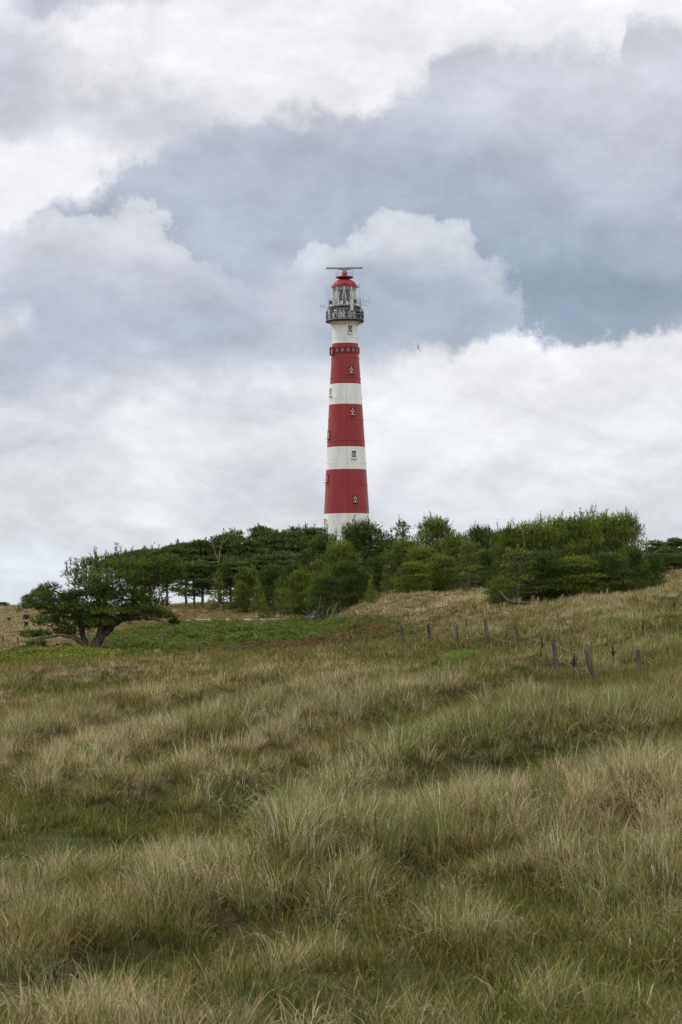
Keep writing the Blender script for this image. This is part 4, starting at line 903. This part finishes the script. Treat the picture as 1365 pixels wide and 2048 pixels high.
# ring of little windows in the top red band
for k, ph in enumerate((-36, -12, 12, 36, 60, 84, -108)):
    c, a = on_wall(ph, 702)
    e = bpy.data.objects.new('small_window', None); COL.objects.link(e); e.parent = LH; e.location = c; e.rotation_euler = (0, 0, a+math.pi/2)
    s_ = MB(); w_, h_ = .46, .52
    for cx_, cz_, sx, sz in ((-w_/2-.10, 0, .20, h_+.5), (w_/2+.10, 0, .20, h_+.5), (0, h_/2+.10, w_, .2), (0, -h_/2-.12, w_, .24)): s_.box((cx_, -.02, cz_), (sx, .26, sz))
    s_.build('surround', M['red_dark'], e)
    s_ = MB(); s_.box((0, -.06, 0), (w_, .05, h_)); s_.build('pane', M['bluepane'], e)
c, a = on_wall(-66, 703)
e = bpy.data.objects.new('hatch_window', None); COL.objects.link(e); e.parent = LH; e.location = c; e.rotation_euler = (0, 0, a+math.pi/2)
s_ = MB()
for cx_, cz_, sx, sz in ((-.50, 0, .2, 1.3), (.50, 0, .2, 1.3), (0, .58, .8, .15), (0, -.58, .8, .15)): s_.box((cx_, -.10, cz_), (sx, .5, sz))
s_.build('surround', M['red_dark'], e)
s_ = MB(); s_.box((0, -.12, 0), (.8, .06, 1.0)); s_.build('pane', M['palegrey'], e)
for k in range(3):
    c, a = on_wall(-95+8*k, 705, .1); s_ = MB(); s_.box((0, 0, 0), (.25, .2, 1.1)); o = s_.build('bracket_post', M['red_dark'], LH); o.location = c; o.rotation_euler = (0, 0, a)
# flare and brackets beneath the main gallery
m_ = MB(); m_.lathe([(2.10, lz(652.5)), (2.22, lz(651)), (2.22, lz(650)), (2.14, lz(649.6)), (2.25, lz(648.5)), (2.55, lz(645.5)), (3.0, lz(642.4)), (3.08, lz(641.6))], 64)
m_.build('gallery_flare', M['cream'], LH, smooth=True)
m_ = MB()
for k in range(24):
    a_ = k*math.pi/12; cs, sn = math.cos(a_), math.sin(a_)
    m_.tube([(r_*cs, r_*sn, z_) for r_, z_ in ((2.16, lz(650)), (2.45, lz(647.2)), (2.85, lz(644.2)), (3.1, lz(642.4)))], .06, 5)
m_.build('gallery_bracket', M['cream'], LH)
m_ = MB(); zd = lz(641.3); m_.lathe([(1.9, zd), (3.16, zd), (3.2, zd-.10), (3.12, zd-.30), (2.9, zd-.34), (1.9, zd-.25)], 64, close=True); m_.build('main_gallery_deck', M['black'], LH)
ZG = lz(641.3)
m_ = MB(); m_.lathe([(2.02, ZG), (2.02, lz(616))], 64); m_.build('watch_room_wall', M['white'], LH, smooth=True)
m_ = MB(); zu = lz(616); m_.lathe([(1.9, zu+.12), (2.68, zu+.12), (2.72, zu+.02), (2.64, zu-.16), (1.9, zu-.10)], 64, close=True)
for k in range(24):
    a_ = k*math.pi/12; cs, sn = math.cos(a_), math.sin(a_); m_.tube([(2.03*cs, 2.03*sn, zu-.7), (2.3*cs, 2.3*sn, zu-.3), (2.6*cs, 2.6*sn, zu-.12)], .05, 5)
m_.build('upper_gallery_deck', M['black'], LH)
# ornate railing of the main gallery
m_ = MB(); RG = 3.12; hr = 1.22
def ring(mb, r, z, t_): mb.tube([(r*math.cos(a_), r*math.sin(a_), z) for a_ in np.linspace(0, 2*np.pi, 65)], t_, 5, cap=False)
ring(m_, RG, ZG+hr, .04); ring(m_, RG, ZG+.14, .04)
NP_ = 24
for k in range(NP_):
    a_ = (k+.5)*2*math.pi/NP_; cs, sn = math.cos(a_), math.sin(a_); m_.tube([(RG*cs, RG*sn, ZG), (RG*cs, RG*sn, ZG+hr+.12)], .045, 6); m_.ball((RG*cs, RG*sn, ZG+hr+.18), .075, 8)
    a2 = (k+1.5)*2*math.pi/NP_; p0 = lambda t_, z_: (RG*math.cos(a_+(a2-a_)*t_), RG*math.sin(a_+(a2-a_)*t_), ZG+z_)
    m_.tube([p0(0, .2), p0(.25, .45), p0(.5, .66), p0(.75, .9), p0(1, hr-.05)], .020, 4, cap=False); m_.tube([p0(1, .2), p0(.75, .45), p0(.5, .66), p0(.25, .9), p0(0, hr-.05)], .020, 4, cap=False); m_.ball(p0(.5, .66), .075, 8)
m_.build('main_gallery_railing', M['black'], LH)
m_ = MB()
for k in range(12):
    a_ = (k+.25)*math.pi/6; cs, sn = math.cos(a_), math.sin(a_); m_.tube([(3.0*cs, 3.0*sn, ZG), (3.0*cs, 3.0*sn, zu-.2), (2.62*cs, 2.62*sn, zu)], .035, 5)
ring(m_, 2.9, zu-.25, .025)
m_.build('gallery_stanchions', M['rail'], LH)
m_ = MB(); RU = 2.68; z0_ = zu+.12
for z_ in (.42, .82, 1.2): ring(m_, RU, z0_+z_, .028)
for k in range(20):
    a_ = k*math.pi/10; cs, sn = math.cos(a_), math.sin(a_); m_.tube([(RU*cs, RU*sn, z0_), (RU*cs, RU*sn, z0_+1.22)], .03, 5)
m_.build('upper_gallery_railing', M['rail'], LH)
# lantern room
zl0, zl1 = lz(612), lz(575.5)
m_ = MB(); m_.lathe([(2.0, zu+.12), (2.0, zl0), (2.04, zl0+.08), (1.96, zl0+.10)], 64); m_.build('lantern_base', M['palegrey'], LH, smooth=True)
m_ = MB(); m_.lathe([(1.97, zl0+.1), (1.97, zl1)], 64); m_.build('lantern_glazing', M['glass'], LH, smooth=True)
m_ = MB(); nb2 = 10
for k in range(nb2):
    a_ = rad(-90)+k*2*math.pi/nb2-.04; h_ = math.pi/nb2*.62
    for s_ in (-1, 1): m_.tube([(2.0*math.cos(a_+s_*h_*(1-t_)), 2.0*math.sin(a_+s_*h_*(1-t_)), zl0+.1+(zl1-zl0-.1)*t_) for t_ in np.linspace(0, 1, 6)], .05, 6)
    m_.ball((2.03*math.cos(a_), 2.03*math.sin(a_), zl1-.02), .12, 8)
m_.build('lantern_bars', M['winwhite'], LH)
m_ = MB(); m_.lathe([(1.75, zl0+.12), (1.75, zl1-.2)], 40, a0=rad(-195), a1=rad(-140)); m_.build('lantern_blind', M['sheer'], LH, smooth=True); m_ = MB(); m_.lathe([(1.75, zl0+.12), (1.75, zl1-.2)], 40, a0=rad(-48), a1=rad(40)); m_.build('lantern_blind', M['sheer'], LH, smooth=True)
m_ = MB(); zc = (zl0+zl1)/2; m_.lathe([(.25, zl0), (.75, zl0+.5), (.95, zc-.5), (1.02, zc), (.95, zc+.5), (.72, zc+1.0), (.3, zc+1.25), (.02, zc+1.3)], 32); m_.tube([(0, 0, zl0), (0, 0, zl0+.6)], .5, 10)
m_.build('lens', M['lens'], LH, smooth=True)
m_ = MB(); m_.lathe([(1.96, zl1-.45), (1.96, zl1)], 48); m_.lathe([(1.94, zl1-.45), (1.2, zl1+.2), (.02, zl1+.5)], 48); m_.build('lantern_ceiling', M['grey'], LH, smooth=True)
m_ = MB(); hd = lz(557.5)-zl1
m_.lathe([(1.9, zl1-.02), (2.12, zl1-.02), (2.14, zl1+.06), (2.04, zl1+.12)]+[(2.04*math.cos(t_), zl1+.12+(hd-.12)*math.sin(t_)) for t_ in np.linspace(.02, 1.25, 14)], 64); m_.build('dome_roof', M['red_roof'], LH, smooth=True)
for a_ in (-90, 0, 180): 
    aa = rad(a_-1); m_ = MB(); m_.ball((2.12*math.cos(aa), 2.12*math.sin(aa), zl1+.42 if a_ == -90 else zl1+.05), .12, 8); m_.tube([(2.1*math.cos(aa), 2.1*math.sin(aa), zl1+.05), (2.12*math.cos(aa), 2.12*math.sin(aa), zl1+.42)], .05, 6); m_.build('dome_finial', M['black'], LH)
m_ = MB(); za = lz(558.2); m_.lathe([(.6, za), (1.34, za+.14), (1.45, za+.28), (1.46, za+.34), (1.3, za+.40), (.5, za+.52)], 48, close=True); m_.build('vent_hood', M['red_dark'], LH, smooth=False)
m_ = MB(); m_.lathe([(.02, lz(545.6)), (.40, lz(545.7)), (.46, lz(547.5)), (.46, lz(553)), (.6, lz(554.2))], 28); m_.build('radar_pedestal', M['red_roof'], LH, smooth=True)
m_ = MB()
for z_ in (542.5, 547.5): ring(m_, 1.46, lz(z_), .014)
for k in range(12): a_ = k*math.pi/6+.1; m_.tube([(1.46*math.cos(a_), 1.46*math.sin(a_), za+.3), (1.46*math.cos(a_), 1.46*math.sin(a_), lz(542.5))], .014, 4)
m_.build('roof_railing', M['rail'], LH)
m_ = MB(); m_.lathe([(.02, lz(538)), (.16, lz(538.2)), (.24, lz(540.5)), (.36, lz(543)), (.40, lz(545.5)), (.02, lz(546))], 16); m_.box((.35, -.1, lz(545)), (.22, .3, .35)); m_.build('radar_motor', M['grey'], LH)
m_ = MB(); zt_ = lz(534.8)
V = []
for xx, dp in ((-3.03, .24), (-1.6, .25), (-.5, .42), (-.25, .46), (.25, .46), (.5, .42), (1.6, .25), (3.03, .24)):
    for yy_ in (-.16, .16): V += [(xx, yy_, zt_), (xx, yy_, zt_-dp)]
Qb = []
for i in range(7):
    o_ = 4*i; Qb += [(o_, o_+4, o_+6, o_+2), (o_+1, o_+3, o_+7, o_+5), (o_, o_+1, o_+5, o_+4), (o_+2, o_+6, o_+7, o_+3)]
Qb += [(0, 2, 3, 1), (28, 29, 31, 30)]; m_.add(V, Qb); m_.build('radar_bar', M['grey'], LH)
# aerials
m_ = MB(); c, a = on_wall(23, 618, 0, r=2.95); m_.box((0, 0, 0), (.50, .22, 2.5)); o = m_.build('panel_aerial', M['palegrey'], LH); o.location = (c[0], c[1], lz(618.5)); o.rotation_euler = (0, 0, a+math.pi/2)
def dip(x0, x1, yv, mast, name='dipole_aerial'):
    m_ = MB(); z_ = lz(yv); mast(m_, z_); m_.tube([(x0, -.4, z_), (x1, -.4, z_)], .03, 5)
    for xx, hh in ((x0, .55), ((x0+x1)/2, .18), (x1, .55)): m_.tube([(xx, -.4, z_-hh), (xx, -.4, z_+hh)], .022, 5)
    m_.build(name, M['rail'], LH)
dip(3.1, 4.05, 603, lambda mb, z_: mb.tube([(2.6, -.4, z_-.75), (3.6, -.4, z_-.72), (3.6, -.4, z_)], .03, 5))
dip(-4.0, -3.4, 612.5, lambda mb, z_: mb.tube([(-2.7, -.4, z_-.25), (-3.4, -.4, z_-.1), (-3.6, -.4, z_)], .03, 5))
for xx, y0_, y1_, yd in ((-2.98, 615, 570, -.5), (-2.45, 613, 567, -.3), (2.42, 613, 568, -.3), (2.9, 613, 588, -.5), (2.7, 612, 590, .8), (-1.95, 612, 575, -.9)):
    m_ = MB(); m_.tube([(xx, yd, lz(y0_)), (xx, yd, lz(y1_))], .020, 5); m_.build('whip_aerial', M['rail'], LH)
m_ = MB(); m_.tube([(2.42, -.3, lz(575)), (2.42, -.3, lz(571)), (2.55, -.3, lz(569)), (2.62, -.3, lz(568.5))], .035, 5); m_.ball((2.42, -.3, lz(575)), .09, 8); m_.build('wind_sensor', M['black'], LH)
for xx, yv in ((.4, 610), (1.7, 606), (-.5, 609), (-2.3, 607)):
    m_ = MB(); m_.box((xx, -math.sqrt(max(.1, 2.75**2-xx**2)), lz(yv)), (.42, .25, .55)); m_.build('equipment_box', M['palegrey'] if xx < 1 and xx > -1 else M['black'], LH)
m_ = MB(); m_.tube([(2.3+.5*math.cos(t_), -.8, lz(646.5)+.42*math.sin(t_)) for t_ in np.linspace(-2.4, 1.2, 10)], .05, 6); m_.ball((-3.1, -.6, lz(643.6)), .14, 8); m_.build('hanging_cable', M['grey'], LH)

# ---------------------------------------------------------------- people
def skinmesh(name, verts, edges, radii, mat, parent, sub=1):
    me = bpy.data.meshes.new(name); me.from_pydata(verts, edges, []); me.materials.append(mat)
    o = bpy.data.objects.new(name, me); COL.objects.link(o); o.parent = parent
    md = o.modifiers.new('skin', 'SKIN'); md.use_smooth_shade = True
    for i, r_ in enumerate(radii): me.skin_vertices[0].data[i].radius = (r_ if isinstance(r_, tuple) else (r_, r_))
    me.skin_vertices[0].data[0].use_root = True
    s_ = o.modifiers.new('sub', 'SUBSURF'); s_.levels = sub; s_.render_levels = sub
    return o
def person(loc, rz, label, top, legs, hair, parent_group=None, arms='rail', lean=0.0):
    e = empty('person', loc, rz, label=label, cat='person', group=parent_group)
    f = lean
    hip = (0, 0, .93); ch = (0, -.05*f*3, 1.28); nk = (0, -.07*f*3, 1.48); hd_ = (0, -.10*f*3-.01, 1.62); tp_ = (0, -.10*f*3, 1.72)
    sh = [(s_*.19, -.05*f*3, 1.42) for s_ in (-1, 1)]
    if arms == 'rail': el = [(s_*.26, -.12, 1.18) for s_ in (-1, 1)]; ha = [(s_*.20, -.36, 1.16) for s_ in (-1, 1)]
    elif arms == 'camera': el = [(s_*.27, -.16, 1.24) for s_ in (-1, 1)]; ha = [(s_*.08, -.28, 1.52) for s_ in (-1, 1)]
    else: el = [(s_*.25, 0, 1.15) for s_ in (-1, 1)]; ha = [(s_*.26, -.10, .88) for s_ in (-1, 1)]
    kn = [(s_*.11, -.04, .50) for s_ in (-1, 1)]; an = [(s_*.12+.02*s_, .02, .08) for s_ in (-1, 1)]; toe = [(s_*.14, -.15, .04) for s_ in (-1, 1)]
    V = [hip, ch, nk, hd_, tp_, sh[0], el[0], ha[0], sh[1], el[1], ha[1], kn[0], an[0], toe[0], kn[1], an[1], toe[1]]
    # nose point, fingers
    E = [(0, 1), (1, 2), (2, 3), (3, 4), (1, 5), (5, 6), (6, 7), (1, 8), (8, 9), (9, 10), (0, 11), (11, 12), (12, 13), (0, 14), (14, 15), (15, 16)]
    Rr = [.13, .14, .055, .10, .07, .06, .042, .03, .06, .042, .03, .065, .045, .04, .065, .045, .04]
    for hi, s_ in ((7, -1), (10, 1)):
        h0 = np.array(V[hi])
        for k in range(4): V.append(tuple(h0+np.array([(k-1.5)*.018, -.085+.008*abs(k-1.5), -.015]))); E.append((hi, len(V)-1)); Rr.append(.009)
        V.append(tuple(h0+np.array([-s_*.045, -.04, .005]))); E.append((hi, len(V)-1)); Rr.append(.010)
    b_ = skinmesh('body', V, E, Rr, M['skin'], e)
    # face: eyes, nose, mouth, ears as one small part
    skinmesh('jacket', [hip, ch, (nk[0], nk[1], 1.45), sh[0], el[0], tuple(np.array(ha[0])*.85+np.array(el[0])*.15), sh[1], el[1], tuple(np.array(ha[1])*.85+np.array(el[1])*.15)], [(0, 1), (1, 2), (1, 3), (3, 4), (4, 5), (1, 6), (6, 7), (7, 8)], [.165, .175, .085, .085, .062, .048, .085, .062, .048], top, e)
    skinmesh('trousers', [hip, kn[0], an[0], kn[1], an[1]], [(0, 1), (1, 2), (0, 3), (3, 4)], [.155, .085, .065, .085, .065], legs, e)
    m_ = MB(); hc = np.array([0, -.10*f*3+.015, 1.70]); m_.ball(hc, .115, 10, 1.0); m_.build('hair', hair, e, smooth=True)
    m_ = MB()
    for s_ in (-1, 1): m_.ball((s_*.035, hd_[1]-.098, 1.655), .012, 6)
    m_.build('eyes', M['black'], e)
    m_ = MB(); m_.add([(-.014, hd_[1]-.09, 1.61), (.014, hd_[1]-.09, 1.61), (0, hd_[1]-.125, 1.612), (0, hd_[1]-.09, 1.66)], T=[(0, 1, 2), (0, 2, 3), (1, 3, 2)]); m_.build('nose', M['skin'], e)
    m_ = MB(); m_.box((0, hd_[1]-.097, 1.575), (.05, .012, .012)); m_.build('mouth', clothmat('lips', (.35, .12, .10)), e)
    for s_ in (0, 1): m_ = MB(); m_.add(*_shoe(toe[s_], an[s_])); m_.build('shoe', clothmat('dark shoe', (.04, .035, .03)), e)
    return e
def _shoe(t_, a_):
    x0 = (t_[0]+a_[0])/2; P = np.array([[-.05, .07, 0], [.05, .07, 0], [.05, -.2, 0], [-.05, -.2, 0], [-.045, .06, .09], [.045, .06, .09], [.04, -.17, .05], [-.04, -.17, .05]]); P[:, 0] += x0
    return P, [(0, 3, 2, 1), (4, 5, 6, 7), (0, 1, 5, 4), (1, 2, 6, 5), (2, 3, 7, 6), (3, 0, 4, 7)]
dark = clothmat('navy cloth', (.025, .03, .05)); jeans = clothmat('blue denim', (.04, .06, .10)); lil = clothmat('pale lilac cloth', (.55, .55, .70)); brn = clothmat('brown hair', (.06, .035, .02))
gry = clothmat('grey cloth', (.12, .12, .13)); blu = clothmat('bright blue cloth', (.02, .16, .42)); pnk = clothmat('salmon cloth', (.60, .22, .17)); dkh = clothmat('dark hair', (.025, .018, .014)); rdc = clothmat('dull red cloth', (.30, .06, .05))
def gal(phi, r=2.75):
    a = rad(-90+phi); v = LH.matrix_world
    p_ = Vector((r*math.cos(a), r*math.sin(a), ZG)); rt = Matrix.Rotation(rad(-0.52), 4, 'Y'); p_ = rt @ p_
    return (LX+p_.x, LD+p_.y, LZ+p_.z+.01), a+math.pi/2
GP = 'visitors on the lighthouse gallery'
for ph, lb, tp_, lg, hr_, am in [(-34, 'person in a pale lilac top leaning at the lighthouse gallery railing', lil, dark, brn, 'rail'), (-52, 'person in dull red behind the left gallery railing', rdc, gry, dkh, 'camera'), (5, 'person in bright blue at the middle of the gallery railing', blu, dark, dkh, 'camera'),
        (47, 'person in dark navy at the right of the pale aerial panel', dark, dark, brn, 'rail'), (57, 'person in grey close beside the navy one on the gallery', gry, jeans, dkh, 'rail'), (76, 'person in a salmon top at the right end of the gallery', pnk, dark, brn, 'rail')]:
    l_, a_ = gal(ph); person(l_, a_, lb, tp_, lg, hr_, GP, am, .3)
G6 = 'people beyond the far left dune'
def at_row(pc, row, d0, d1):
    dd = np.linspace(d0, d1, 300); zz = H((pc-CX)/F*dd, dd); k = int(np.argmin(np.abs(HOR-F*zz/dd-row))); return (pc-CX)/F*float(dd[k]), float(dd[k]), float(zz[k])
x, y, z = at_row(53, 1261, 215, 300); person((x, y, z), .3, 'person in a dark jacket walking on the far left path', dark, dark, clothmat('auburn hair', (.14, .06, .04)), G6, 'down')
x, y, z = at_row(79, 1262, 215, 300); person((x, y, z), -.4, 'person in a dark top half hidden behind the windswept pine branch', dark, gry, clothmat('auburn hair', (.14, .06, .04)), G6, 'down')

# green litter bin by the far left path
x, y, z = at_row(19, 1252, 240, 330); e = empty('litter_bin', (x, y, z), label='small dark green bin in the grass at the far left', cat='bin')
gn = pmat('dark green bin paint', (0.015, 0.085, 0.06), .5); e.scale = (.72, .72, .72); m_ = MB(); m_.box((0, 0, .62), (.52, .45, .75)); m_.build('body', gn, e); m_ = MB(); m_.box((0, 0, 1.04), (.60, .52, .08)); m_.build('lid', gn, e); m_ = MB(); m_.box((0, 0, .1), (.10, .10, .3)); m_.build('leg', M['grey'], e)

# ---------------------------------------------------------------- gull in flight
bd = 380.0; bx, bz = (836.5-CX)/F*bd, (HOR-696)/F*bd
e = empty('gull', (bx, bd, bz), .5, label='small dark gull in flight right of the lighthouse', cat='bird'); e.rotation_euler = (rad(35), rad(62), .9)
e.scale = (1.25, 1.25, 1.25); bt = pmat('dark plumage', (.02, .02, .022), .8); 
Vb = []; Q_ = []; T_b = []
bod = MB(); bod.lathe([(.004, -.24), (.03, -.20), (.045, -.12), (.06, -.02), (.055, .08), (.035, .15), (.034, .18), (.038, .21), (.025, .25), (.008, .27), (.002, .31)], 10)
P = bod.V[0]; bod.V[0] = np.stack([P[:, 0], P[:, 2], P[:, 1]], -1)
for s_ in (-1, 1):
    w_ = [(0.03, .10, .01), (.26, .15, .14), (.58, .02, .22), (.62, -.02, .21), (.28, -.02, .13), (.03, -.06, .01)]; t_ = .012
    A = np.array([(s_*a_, b_, c_) for a_, b_, c_ in w_]); V = np.vstack([A+[0, 0, t_], A-[0, 0, t_]])
    bod.add(V, [(0, 1, 4, 5), (1, 2, 3, 4), (6, 11, 10, 7), (7, 10, 9, 8)]+[(i, (i+1) % 6, (i+1) % 6+6, i+6) for i in range(6)])
bod.add([(-.05, -.32, 0), (.05, -.32, 0), (.02, -.2, .01), (-.02, -.2, .01)], [(0, 1, 2, 3)])
bod.build('body', bt, e, smooth=False)
